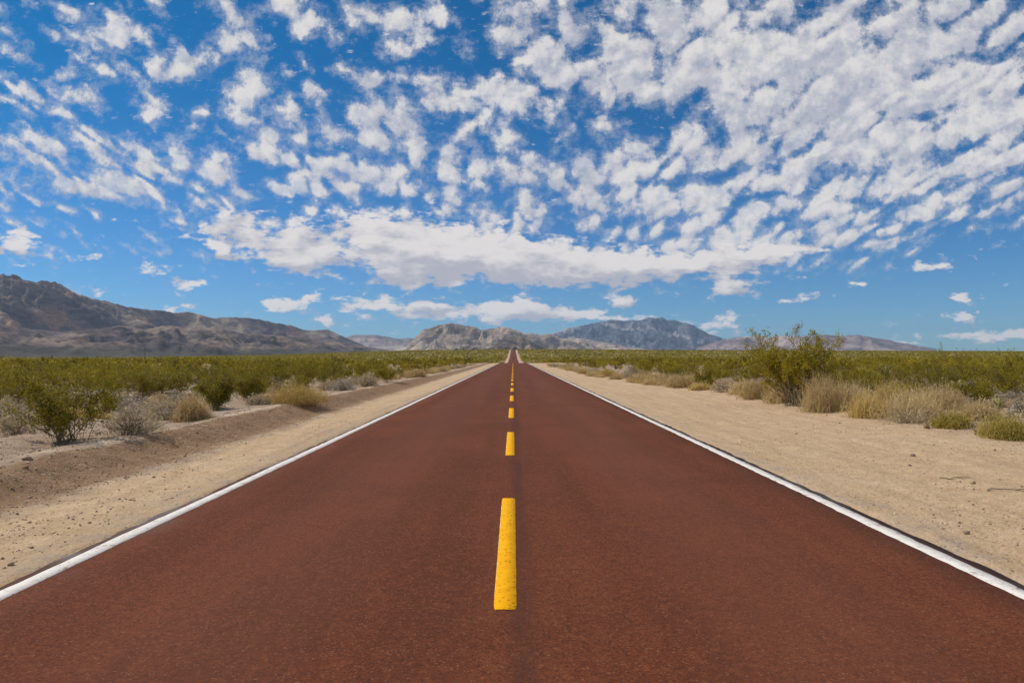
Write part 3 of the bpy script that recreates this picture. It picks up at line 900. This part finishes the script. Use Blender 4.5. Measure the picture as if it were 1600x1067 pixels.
cand = []
tries = 0
ygen = 0
pts = []
while len(pts) < NC and tries < 60000:
    tries += 1
    # walk outwards so that the nearest come first
    y = 17 + 60 * (tries / 9000.0) + random.uniform(-2.5, 2.5)
    if y > 95: break
    x = random.uniform(-.765 * y - 1, .765 * y + 1)
    left = x < 0
    if left and (x > edge_l(y) - .6 or y < 24): continue
    if not left and (x < edge_r(y) + 1.2 or y < 24): continue
    s = random.choice((random.uniform(.42, .8), random.uniform(.7, 1.1), random.uniform(.95, 1.42))) * (.92 if left else 1.0)
    r = .85 * s + (.5 if y < 44 else .18)
    if not free(x, y, r): continue
    pts.append((x, y, s))
    placed.append((x, y, r))
for i, (x, y, s) in enumerate(pts):
    left = x < 0
    band = 'near' if y < 38 else ('mid' if y < 56 else 'far')
    where = {'near': 'in the patchy scrub just behind the front row', 'mid': 'in the dense green scrub halfway out', 'far': 'in the far green scrub below the skyline'}[band]
    lab = 'green creosote bush %s, %s side' % (where, 'left' if left else 'right')
    pr = creo_protos[i % len(creo_protos)]
    o = put(pr, x, y, (s * random.uniform(.9, 1.15), s * random.uniform(.9, 1.15), s), lab, 'bush', GC, 0)
    placed.pop()
ymaxC = max(p[1] for p in pts)

# grey shrubs and dry tufts between them and along the verges
def scatter(protos, n, ylo, yhi, side_rule, srange, labf, cat, grp, rr):
    got = 0
    for t in range(n * 60):
        if got >= n: break
        u = random.random(); y = ylo + (yhi - ylo) * u ** 1.35
        x = side_rule(y)
        if x is None or not inside(x, y): continue
        s = random.uniform(*srange)
        if not free(x, y, rr * s * .8): continue
        put(protos[random.randrange(len(protos))], x, y, (s * random.uniform(.85, 1.25), s * random.uniform(.85, 1.25), s), labf(x, y), cat, grp, rr * s)
        got += 1


def side_word(x): return 'left' if x < 0 else 'right'


def verge_rule(y):
    return edge_l(y) + random.uniform(-1.4, .5) if random.random() < .42 else edge_r(y) - 1.0 + random.uniform(-.8, 1.6)


def plain_rule(y):
    if random.random() < .55: return random.uniform(-.77 * y - 1, edge_l(y) - .8)
    return random.uniform(edge_r(y) + .6, .77 * y + 1)


scatter(tuft_protos, 105, 25, 130, verge_rule, (.8, 1.6), lambda x, y: 'pale dry bush in the straggling row along the %s verge, %s' % (side_word(x), 'in its nearer half' if y < 60 else 'in its far half'), 'dry bush', 'dry bushes in the verge rows', .42)
scatter(shrub_protos, 40, 24, 110, verge_rule, (.7, 1.3), lambda x, y: 'low grey shrub among the dry bushes of the %s verge' % side_word(x), 'shrub', 'grey shrubs in the verge rows', .42)
scatter(shrub_protos, 84, 13, 42, plain_rule, (.6, 1.25), lambda x, y: 'low grey shrub on bare soil between creosote bushes %s of the road' % side_word(x), 'shrub', 'grey shrubs between the creosote bushes', .42)
scatter(tuft_protos, 105, 14, 76, plain_rule, (.5, 1.05), lambda x, y: 'small dry tuft on bare soil between the creosote bushes %s of the road' % side_word(x), 'grass tuft', 'dry tufts between the creosote bushes', .4)

# ---- the rest of the scrub: one object, uncountable
def stuff_points(n, ylo, yhi, power, rg):
    u = rg.uniform(0, 1, n)
    y = (ylo ** power + u * (yhi ** power - ylo ** power)) ** (1 / power)
    x = rg.uniform(-.80, .80, n) * y
    el = -8.4 + 2.6 * sstep(180, 420, y) - .9 * noise2(y * .12, 2.2, 7); er = 8.6 - 2.8 * sstep(180, 420, y) + 1.0 * noise2(y * .1, 8.2, 9)
    ok = (x < el - .5) | (x > er + .5)
    return x[ok], y[ok]


rg = np.random.default_rng(77)
SVs, SFs, STs = [], [], []
off = 0


def merge(geos, x, y, s, tn_shift=None):
    global off
    z = terrain(x, y)
    idx = rg.integers(0, len(geos), len(x)); a = rg.uniform(0, 2 * PI, len(x))
    for g_, (LV, LF, lt) in enumerate(geos):
        k = np.where(idx == g_)[0]
        if not len(k): continue
        ca, sa = np.cos(a[k])[:, None], np.sin(a[k])[:, None]
        sc = s[k][:, None]
        vx = (LV[None, :, 0] * ca - LV[None, :, 1] * sa) * sc * 1.08 + x[k][:, None]
        vy = (LV[None, :, 0] * sa + LV[None, :, 1] * ca) * sc * 1.08 + y[k][:, None]
        vz = LV[None, :, 2] * sc + z[k][:, None]
        SVs.append(np.stack([vx, vy, vz], -1).reshape(-1, 3))
        n = len(LV)
        SFs.append((LF[None] + (np.arange(len(k)) * n)[:, None, None] + off).reshape(-1, 3))
        STs.append(np.clip(np.tile(lt, len(k)) + np.repeat(rg.normal(0, .26, len(k)), n), 0, 1))
        off += len(k) * n


lodA = [creosote_geo(980 + k, 1.2, 1.9, ns=10, nb=4, leaves=300, lsz=.15, sigma=.08, tri=True, low=.1)[3:] for k in range(5)]
lodB = [creosote_geo(990 + k, 1.25, 2.0, ns=8, nb=4, leaves=60, lsz=.36, sigma=.12, tri=True, low=.05)[3:] for k in range(5)]
lodC = [creosote_geo(995 + k, 1.4, 2.4, ns=8, nb=3, leaves=20, lsz=.75, sigma=.2, tri=True, low=.05)[3:] for k in range(5)]
x, y = stuff_points(2600, ymaxC - 3, 190, 2.0, rg); merge(lodA, x, y, rg.uniform(.40, .95, len(x)) + .6 * (rg.uniform(0, 1, len(x)) > .88))
x, y = stuff_points(7800, 185, 480, 2.0, rg); merge(lodB, x, y, rg.uniform(.65, 1.15, len(x)))
x, y = stuff_points(32000, 470, 1300, 1.7, rg); merge(lodC, x, y, rg.uniform(.7, 1.2, len(x)))
o = build('desert_scrub', np.concatenate(SVs), SFs, M['far_green'], None, np.concatenate(STs))
tag(o, 'distant mass of olive green creosote scrub covering the plain to the skyline', 'scrub', kind='stuff')

# ------------------------------------------------------------------ gravel, stones, twigs
def ico():
    p = (1 + 5 ** .5) / 2
    v = np.array([(-1, p, 0), (1, p, 0), (-1, -p, 0), (1, -p, 0), (0, -1, p), (0, 1, p), (0, -1, -p), (0, 1, -p), (p, 0, -1), (p, 0, 1), (-p, 0, -1), (-p, 0, 1)], float)
    v /= np.linalg.norm(v[0])
    f = np.array([(0, 11, 5), (0, 5, 1), (0, 1, 7), (0, 7, 10), (0, 10, 11), (1, 5, 9), (5, 11, 4), (11, 10, 2), (10, 7, 6), (7, 1, 8), (3, 9, 4), (3, 4, 2), (3, 2, 6), (3, 6, 8), (3, 8, 9), (4, 9, 5), (2, 4, 11), (6, 2, 10), (8, 6, 7), (9, 8, 1)])
    return v, f


IV, IF = ico()
M['stone'] = leaf_mat('stone', (.26, .17, .10), (.50, .355, .23), (.74, .58, .41), 0)
N = 42000
yy = 2.2 + 26 * rg.uniform(0, 1, N) ** 1.5
xx = np.where(rg.uniform(0, 1, N) < .55, rg.uniform(-1, 0, N) * (.8 * yy + 1) , rg.uniform(0, 1, N) * (.8 * yy + 1))
bias = noise2(xx * .55, yy * .55, 301)
ok = (np.abs(xx) > 3.85) & (bias + rg.uniform(-.35, .35, N) + .35 * ((xx < -7) | (xx > 9)) + .75 * ((xx < -5.2) & (xx > -7)) > .06)
xx, yy = xx[ok], yy[ok]
n = len(xx)
size = .005 + .011 * rg.uniform(0, 1, n) ** 3 + .012 * (rg.uniform(0, 1, n) > .98) + .006 * (xx < -5.2) * rg.uniform(0, 1, n)
zz = terrain(xx, yy)
V = IV[None] * (1 + .28 * rg.normal(size=(n, 12, 1)) * .6) * size[:, None, None] * rg.uniform(.6, 1.25, (n, 1, 3)) * np.array([1, 1, .75])
V = V + np.stack([xx, yy, zz + size * .25], -1)[:, None, :]
o = build('gravel', V.reshape(-1, 3), [(IF[None] + (np.arange(n) * 12)[:, None, None]).reshape(-1, 3)], M['stone'], None, np.repeat(rg.uniform(0, 1, n), 12))
tag(o, 'loose tan and brown gravel strewn over the sandy shoulders and left bank', 'gravel', kind='stuff')

STONES = [(1424, 712, .045, .0, 'larger dark brown stone lying on the right shoulder sand'), (1418, 727, .026, .0, 'small black stone just below the larger brown stone on the right shoulder'),
          (1541, 676, .05, .5, 'pale stone at the foot of the bare dead bush near the right edge'), (1517, 754, .035, .2, 'brown stone on the right shoulder sand beside the longer dark twig'),
          (1505, 832, .028, .1, 'small reddish stone on the right shoulder close to the white line'),
          (44, 742, .05, .05, 'dark stone on the slope of the left bank near the left edge'), (42, 725, .04, .05, 'dark stone on the rim of the left bank near the left edge')]
for px, py, s, tn, lab in STONES:
    v = IV * (1 + .22 * rg.normal(size=(12, 1))) * s * np.array([1.15, .9, .75])
    o = build('stone', v, [IF], M['stone'], None, np.full(12, tn))
    tag(o, lab, 'stone', 'single stones beside the road')
    x, y = px_xy(px, py, 0)
    for _ in range(4): x, y = px_xy(px, py, float(terrain(x, y)))
    o.location = (x, y, float(terrain(x, y)) + s * .3)
for px, py, L, a, lab in [(1578, 766, .62, -.12, 'longer dark twig lying on the right shoulder at the right edge'), (1490, 747, .45, -.2, 'thin brown twig lying on the right shoulder beside a brown stone')]:
    t = np.linspace(0, 1, 8)
    x, y = px_xy(px, py, -.02)
    xs = x + (t - .5) * L * math.cos(a); ys = y + (t - .5) * L * math.sin(a) + .07 * np.sin(t * 6 + L * 9) + .03 * np.sin(t * 15)
    pa = np.stack([xs, ys, terrain(xs, ys) + .012], -1)[None]
    V1, q1 = tubes(pa, (.007 * (1 - .6 * t))[None], 5)
    pb = np.stack([pa[0, 4], pa[0, 4] + [.09, -.05, .015], pa[0, 4] + [.17, -.06, .01]])[None]
    V2, q2 = tubes(pb, np.array([[.006, .005, .003]]), 5)
    o = build('twig', np.concatenate([V1, V2]), [q1, q2 + len(V1)], M['stem'], None, rg.uniform(.1, .5, len(V1) + len(V2)))
    tag(o, lab, 'twig', 'fallen twigs')

# ------------------------------------------------------------------ small far things
def simple_mat(name, c, rough=.8):
    m, nt, b = new_mat(name, .2, rough)
    co = nt.add('ShaderNodeTexCoord').outputs['Object']
    nt.l.new(nt.mix(nt.ss(nt.noise(co, 3, 5, .6), .35, .7), rgb(*c), rgb(*[k * .75 for k in c])), b.inputs['Base Color'])
    return m


M['wood'] = simple_mat('weathered_pole_wood', (.10, .075, .06))
M['ceramic'] = simple_mat('insulator_glass', (.2, .22, .22), .3)
M['plaster'] = simple_mat('pale_plaster', (.66, .60, .52))
M['roofing'] = simple_mat('brown_roofing', (.22, .16, .13))
M['dark'] = simple_mat('dark_opening', (.05, .05, .055))


def boxv(cx_, cy_, cz_, sx_, sy_, sz_):
    v = np.array([(a, b_, c_) for a in (-.5, .5) for b_ in (-.5, .5) for c_ in (-.5, .5)]) * [sx_, sy_, sz_] + [cx_, cy_, cz_]
    f = np.array([(0, 1, 3, 2), (4, 6, 7, 5), (0, 4, 5, 1), (2, 3, 7, 6), (0, 2, 6, 4), (1, 5, 7, 3)])
    return v, f


def boxes(name, bs, mat, parent=None):
    Vs, Fs, off_ = [], [], 0
    for b_ in bs:
        v, f = boxv(*b_); Vs.append(v); Fs.append(f + off_); off_ += 8
    return build(name, np.concatenate(Vs), Fs, mat, parent)


def utility_pole(x, y, H, label):
    root = empty('utility_pole', (x, y, float(terrain(x, y))))
    V, q = tubes(np.array([[[0, 0, -.5], [0, 0, H * .5], [0, 0, H]]]), np.array([[.22, .19, .15]]), 10)
    build('pole', V, [q], M['wood'], root)
    ca = boxes('crossarm', [(0, .2, H - .6, 2.6, .14, .16)], M['wood'], root)
    for k in (-1.1, 0, 1.1): boxes('insulator', [(k, .2, H - .42, .12, .12, .2)], M['ceramic'], ca)
    tag(root, label, 'pole')


utility_pole((226 - VX) * 430 / F, 430, 9.3, 'thin dark utility pole rising from the green scrub before the left mountain range')
utility_pole(5.6, 760, 6.4, 'thin pole beside the right edge of the road where it tops the far rise')


def house(px, D, w, d, h, label):
    x = (px - VX) * D / F; z = float(terrain(x, D)) - .1
    root = empty('house', (x, D, z))
    boxes('wall', [(0, 0, h / 2, w, d, h)], M['plaster'], root)
    ov = .35
    rv = np.array([(-w / 2 - ov, -d / 2 - ov, h), (w / 2 + ov, -d / 2 - ov, h), (w / 2 + ov, d / 2 + ov, h), (-w / 2 - ov, d / 2 + ov, h), (-w / 2 - ov, 0, h + 1.3), (w / 2 + ov, 0, h + 1.3)])
    build('roof', rv, [np.array([(0, 1, 5, 4), (2, 3, 4, 5), (3, 2, 1, 0)]), np.array([(1, 2, 5), (3, 0, 4)])], M['roofing'], root)
    boxes('door', [(w * .1, -d / 2 - .02, 1.05, 1.0, .06, 2.1)], M['dark'], root)
    for k in (-.3, .34): boxes('window', [(w * k, -d / 2 - .02, 1.6, 1.3, .06, 1.1)], M['dark'], root)
    tag(root, label, 'house', 'tiny pale houses on the far rise')


house(711, 960, 8, 6, 2.9, 'tiny pale house on the skyline left of the road, leftmost of three')
house(722, 990, 6, 5, 2.6, 'tiny pale house on the skyline left of the road, between two others')
house(737, 975, 9, 6, 2.8, 'tiny pale house on the skyline left of the road, closest of three to the road')

# ------------------------------------------------------------------ haze
HAZE = 1
if HAZE:
    v, f = boxv(0, 8500, 400, 36000, 19600, 860)
    mm = bpy.data.materials.new('haze_air'); mm.use_nodes = True
    nt = NT(mm.node_tree)
    for n_ in list(nt.n):
        if n_.type == 'BSDF_PRINCIPLED': nt.n.remove(n_)
    pv = nt.add('ShaderNodeVolumePrincipled')
    pv.inputs['Color'].default_value = rgb(.50, .70, 1.0)
    pv.inputs['Density'].default_value = 3.2e-5
    pv.inputs['Anisotropy'].default_value = .2
    nt.l.new(pv.outputs[0], nt.n['Material Output'].inputs['Volume'])
    o = build('haze', v, [f], mm)
    tag(o, 'thin blue haze that fades the far mountains', 'haze', kind='stuff')

# ------------------------------------------------------------------ sky
w = bpy.data.worlds.new('World'); scene.world = w; w.use_nodes = True
nt = NT(w.node_tree)
bg = nt.n['Background']
dirv = nt.add('ShaderNodeTexCoord').outputs['Generated']
sky = nt.add('ShaderNodeTexSky', sky_type='NISHITA', sun_disc=False)
sky.sun_elevation = SUN_EL; sky.sun_rotation = SUN_AZ
sky.air_density = 1.0; sky.dust_density = .15; sky.ozone_density = 1.6; sky.altitude = 800
dx, dy, dz = nt.sep(dirv)
ady = nt.math('MAXIMUM', nt.math('ABSOLUTE', dy), .02)
gxn = nt.math('DIVIDE', dx, ady); gzn = nt.math('DIVIDE', dz, ady)
zc = nt.math('MAXIMUM', dz, .012)
hr = nt.math('SQRT', nt.math('SUBTRACT', 1.0, nt.math('MULTIPLY', zc, zc)))
gz0 = nt.math('ADD', nt.math('MAXIMUM', gzn, 0.0), .34)
U = nt.math('DIVIDE', gxn, gz0)
Wl = nt.math('MULTIPLY', nt.math('LOGARITHM', gz0, math.e), -1.0)
cv = nt.xyz(U, Wl, 0.0)
gv = nt.xyz(gxn, gzn, 0.0)


def blob_sum(vec, blobs):
    """sum of soft bumps; blobs (px, py, sx, sy, amp) in directions given as photo pixels"""
    acc = None
    for (px, py, sx, sy, amp) in blobs:
        cx_, cz_ = (px - VX) / F, (VY - py) / F; ix, iz = F / sx, F / sy
        d_ = nt.vmath('MULTIPLY_ADD', vec, (ix, iz, 0), (-cx_ * ix, -cz_ * iz, 0))
        q_ = nt.vmath('DOT_PRODUCT', d_, d_, out=1)
        e_ = nt.math('POWER', .4, q_)
        acc = nt.math('MULTIPLY_ADD', e_, amp, acc if acc is not None else 0.0)
    return acc


ALTO = [  # puffs
    (155, 75, 46, 30, .34), (365, 72, 42, 44, .36), (258, 110, 26, 26, .30), (460, 22, 56, 26, .34), (190, 25, 60, 26, .16), (600, 25, 50, 30, .32), (655, 30, 45, 30, .3),
    (380, 152, 48, 28, .34), (60, 165, 56, 38, .32), (20, 105, 60, 22, .24), (240, 160, 34, 20, .26), (190, 215, 46, 34, .26), (85, 283, 60, 26, .28), (195, 285, 56, 34, .34),
    (310, 265, 52, 40, .3), (420, 205, 52, 34, .28), (500, 145, 26, 26, .28), (580, 112, 30, 28, .26), (688, 150, 36, 34, .32), (560, 190, 40, 40, .24), (620, 225, 50, 40, .24), (480, 280, 50, 34, .22),
    (25, 240, 50, 26, .2), (560, 285, 60, 30, .22), (780, 220, 34, 30, .22), (700, 270, 60, 34, .18), (985, 265, 46, 28, .28), (1112, 310, 30, 26, .28), (1185, 330, 26, 18, .26), (1090, 255, 44, 30, .22),
    (1180, 205, 36, 32, .24), (1030, 325, 40, 34, .2), (900, 250, 60, 30, .14), (840, 80, 80, 60, .3), (800, 150, 60, 40, .3), (960, 80, 90, 60, .26), (1100, 100, 140, 90, .34), (1350, 80, 260, 110, .42), (1500, 190, 200, 90, .36),
    (1300, 190, 100, 60, .3), (1440, 300, 130, 40, .2), (1290, 370, 130, 44, .22), (1240, 270, 70, 40, .16), (880, 310, 80, 30, .14), (1130, 380, 90, 36, .2), (1560, 340, 60, 30, .12),
    # holes
    (120, 235, 160, 70, .07), (420, 270, 200, 70, .08), (700, 230, 200, 100, .08), (950, 300, 200, 60, .12), (1200, 330, 200, 60, .10), (80, 330, 120, 30, .1), (270, 340, 80, 20, .1),
    (300, 30, 40, 30, -.2), (480, 95, 60, 40, -.26), (700, 72, 36, 46, -.34), (560, 60, 40, 24, -.2), (340, 205, 40, 34, -.22), (110, 115, 60, 26, -.2), (840, 205, 70, 24, -.24), (1130, 205, 24, 24, -.3), (1215, 190, 20, 26, -.26),
    (1010, 205, 30, 22, -.18), (280, 300, 30, 34, -.16), (420, 330, 60, 26, -.22), (150, 350, 100, 26, -.2), (40, 30, 50, 24, -.14), (1560, 420, 120, 70, -.6), (1330, 470, 300, 50, -.7), (200, 460, 330, 56, -.7), (800, 500, 500, 40, -.7), (940, 30, 30, 26, -.14), (1000, 20, 18, 24, -.2), (915, 85, 18, 14, -.3), (880, 140, 40, 14, -.2),
]
CUM = [  # low flat cumulus
    (20, 378, 30, 24, 1.0), (348, 352, 44, 26, .85), (345, 386, 18, 9, .9), (455, 380, 70, 34, 1.0), (470, 408, 50, 16, .7), (585, 350, 56, 20, .9), (620, 388, 76, 24, 1.0), (720, 372, 90, 26, .95), (790, 398, 130, 24, .95), (650, 430, 60, 20, .95), (700, 412, 100, 20, .6), (880, 425, 110, 24, 1.0),
    (1020, 416, 110, 22, .9), (1130, 404, 80, 22, .7), (1220, 392, 70, 18, .6), (1150, 448, 32, 16, .95), (975, 470, 24, 11, 1.0), (1458, 414, 32, 11, .75), (1510, 494, 34, 8, .85), (1508, 467, 16, 8, .7), (1340, 440, 14, 4, .6), (1240, 466, 26, 8, .55),
    (240, 424, 32, 8, .8), (285, 442, 30, 8, .75), (290, 482, 28, 7, .85), (450, 474, 46, 11, .85), (497, 502, 20, 6, .8), (118, 405, 50, 8, .7), (130, 458, 40, 6, .55), (640, 488, 90, 16, .72), (680, 475, 30, 9, .8), (820, 482, 66, 15, .9), (900, 494, 60, 12, .7), (760, 495, 60, 12, .55), (560, 470, 60, 14, .4),
    (985, 500, 50, 7, .6), (1125, 507, 44, 8, .72), (1090, 520, 60, 6, .5), (1500, 526, 70, 8, .6), (1580, 527, 40, 10, .6), (1400, 535, 60, 5, .5), (780, 530, 120, 10, .35),
]
wv = nt.vmath('MULTIPLY_ADD', nt.noise(cv, 6.0, 3, .55, col=True, dim='2D'), (.10, .10, 0), (-.05, -.05, 0))
cvw = nt.vmath('ADD', cv, wv)
gw = nt.vmath('MULTIPLY_ADD', nt.noise(nt.vmath('MULTIPLY', gv, (1, 1.6, 1)), 15, 4, .6, col=True, dim='2D'), (.075, .034, 0), (-.0375, -.017, 0))
gw1 = nt.vmath('MULTIPLY_ADD', nt.noise(gv, 16, 4, .6, col=True, dim='2D'), (.07, .06, 0), (-.035, -.03, 0))
cov = blob_sum(nt.vmath('ADD', gv, gw1), ALTO)
cov = nt.math('ADD', cov, nt.math('MULTIPLY_ADD', gxn, .11, -.075))


def alto(off, detail):
    g_ = nt.vmath('ADD', gv, (off[0] * .7, off[1] * .7, 0)) if off else gv
    c_ = nt.vmath('ADD', cvw, (off[0], -off[1], 0)) if off else cvw
    nf = nt.noise(g_, 30.0, detail, .70, dim='2D')
    vo = nt.voro(c_, 16.0, 'SMOOTH_F1', 1.0, smooth=.22, dim='2D')
    a_ = nt.math('MULTIPLY_ADD', nf, 1.3, -.65)
    vo2 = nt.voro(c_, 27.0, 'SMOOTH_F1', 1.0, smooth=.3, dim='2D')
    a_ = nt.math('ADD', a_, nt.math('MULTIPLY_ADD', vo2, -.36, .15))
    return nt.math('ADD', a_, nt.math('MULTIPLY_ADD', vo, -.95, .38))


A0 = alto(None, 8)
A1 = alto((-.011, .019), 4)
Dn = nt.math('ADD', A0, cov)
fade = nt.ss(gzn, .07, .17)
veil = nt.noise(nt.vmath('MULTIPLY', gv, (1, 1.5, 1)), 42, 5, .7, dim='2D')
veil = nt.math('MULTIPLY', nt.ss(nt.math('ADD', Dn, nt.math('MULTIPLY_ADD', veil, 1.3, -.65)), -.34, .34), .50)
alpha1 = nt.math('MULTIPLY', nt.math('MAXIMUM', nt.ss(Dn, -.10, .31), veil), fade)
alpha1 = nt.math('MULTIPLY', alpha1, nt.ss(nt.noise(gv, 34, 5, .65, dim='2D'), .30, .58, .70, .98))
lit1 = nt.math('MULTIPLY_ADD', nt.math('SUBTRACT', A0, A1), .8, .5)
lit1 = nt.math('ADD', lit1, nt.math('MULTIPLY_ADD', nt.noise(gv, 7.0, 4, .6, dim='2D'), 1.1, -.55), clamp=True)
thick = nt.ss(Dn, .0, .40)
lit1 = nt.math('MULTIPLY', nt.ss(lit1, .1, .9), nt.math('MULTIPLY_ADD', thick, .6, .4))
col1 = nt.mix(lit1, rgb(.49, .50, .57), rgb(.76, .735, .72))

gcw = nt.vmath('ADD', gv, gw)
K0 = blob_sum(gcw, CUM)
K1 = blob_sum(nt.vmath('ADD', gcw, (-.006, .012, 0)), CUM)
gs = nt.vmath('MULTIPLY', gv, (1, 2.4, 1))
fine2 = nt.noise(gs, 30, 7, .62, dim='2D')
Kd = nt.math('ADD', K0, nt.math('MULTIPLY_ADD', fine2, 2.1, -1.10))
alpha2 = nt.math('MULTIPLY', nt.ss(Kd, .22, .70), .98)
f0 = nt.noise(gs, 15, 4, .55, dim='2D'); f1 = nt.noise(nt.vmath('ADD', gs, (-.016, .040, 0)), 15, 4, .55, dim='2D')
lit2 = nt.math('MULTIPLY_ADD', nt.math('SUBTRACT', K0, K1), 1.1, .50)
lit2 = nt.math('ADD', lit2, nt.math('MULTIPLY', nt.math('SUBTRACT', f0, f1), 1.7))
lit2 = nt.math('ADD', lit2, nt.math('MULTIPLY_ADD', nt.noise(nt.vmath('MULTIPLY', gv, (1, 3.6, 1)), 9, 4, .55, dim='2D'), 1.2, -.6))
lit2 = nt.math('ADD', lit2, nt.math('MULTIPLY_ADD', fine2, .5, -.25))
lit2 = nt.ss(lit2, .0, 1.0)
col2 = nt.mix(lit2, rgb(.47, .465, .52), rgb(.80, .755, .73))

hs = nt.add('ShaderNodeHueSaturation'); hs.inputs['Saturation'].default_value = 1.12; hs.inputs['Value'].default_value = 1.0
nt.l.new(sky.outputs[0], hs.inputs['Color'])
tint = nt.mix(nt.ss(gzn, .02, .50), rgb(.029, .058, .090), rgb(.0015, .054, .080))
skyc = nt.vmath('MULTIPLY', hs.outputs[0], tint)
skyc = nt.vmath('MAXIMUM', skyc, (0, 0, 0))
final = nt.mix(alpha1, skyc, col1)
final = nt.mix(alpha2, final, col2)
nt.l.new(final, bg.inputs['Color']); bg.inputs['Strength'].default_value = 1.0
w.cycles.sampling_method = 'MANUAL'; w.cycles.sample_map_resolution = 512

# ------------------------------------------------------------------ sun, camera, render settings
sl = bpy.data.lights.new('sun', 'SUN'); sl.energy = 3.5; sl.angle = R(.5); sl.color = (1, .945, .86)
so = bpy.data.objects.new('sun', sl); C.objects.link(so)
from mathutils import Vector
sdir = Vector((math.sin(SUN_AZ) * math.cos(SUN_EL), math.cos(SUN_AZ) * math.cos(SUN_EL), math.sin(SUN_EL)))
so.rotation_euler = sdir.to_track_quat('Z', 'Y').to_euler(); so.location = sdir * 50

cam = bpy.data.cameras.new('camera'); co_ = bpy.data.objects.new('camera', cam); C.objects.link(co_)
cam.sensor_width = 36; cam.lens = 36 * F / 1600; cam.clip_start = .05; cam.clip_end = 60000
pitch = math.atan((VY - 533.5) / F); yaw = math.atan((VX - 800) / F)
co_.location = (0, 0, CAM_H)
co_.rotation_euler = (PI / 2 + pitch, 0, yaw)
scene.camera = co_

scene.view_settings.view_transform = 'Standard'; scene.view_settings.look = 'None'
scene.view_settings.gamma = 1; scene.view_settings.exposure = 0
cy = scene.cycles
cy.max_bounces = 5; cy.diffuse_bounces = 3; cy.glossy_bounces = 2; cy.transmission_bounces = 2; cy.volume_bounces = 1; cy.transparent_max_bounces = 8
cy.use_denoising = True
try: cy.denoiser = 'OPENIMAGEDENOISE'
except Exception: pass
cy.use_adaptive_sampling = True; cy.adaptive_threshold = .015
cy.sample_clamp_indirect = 6
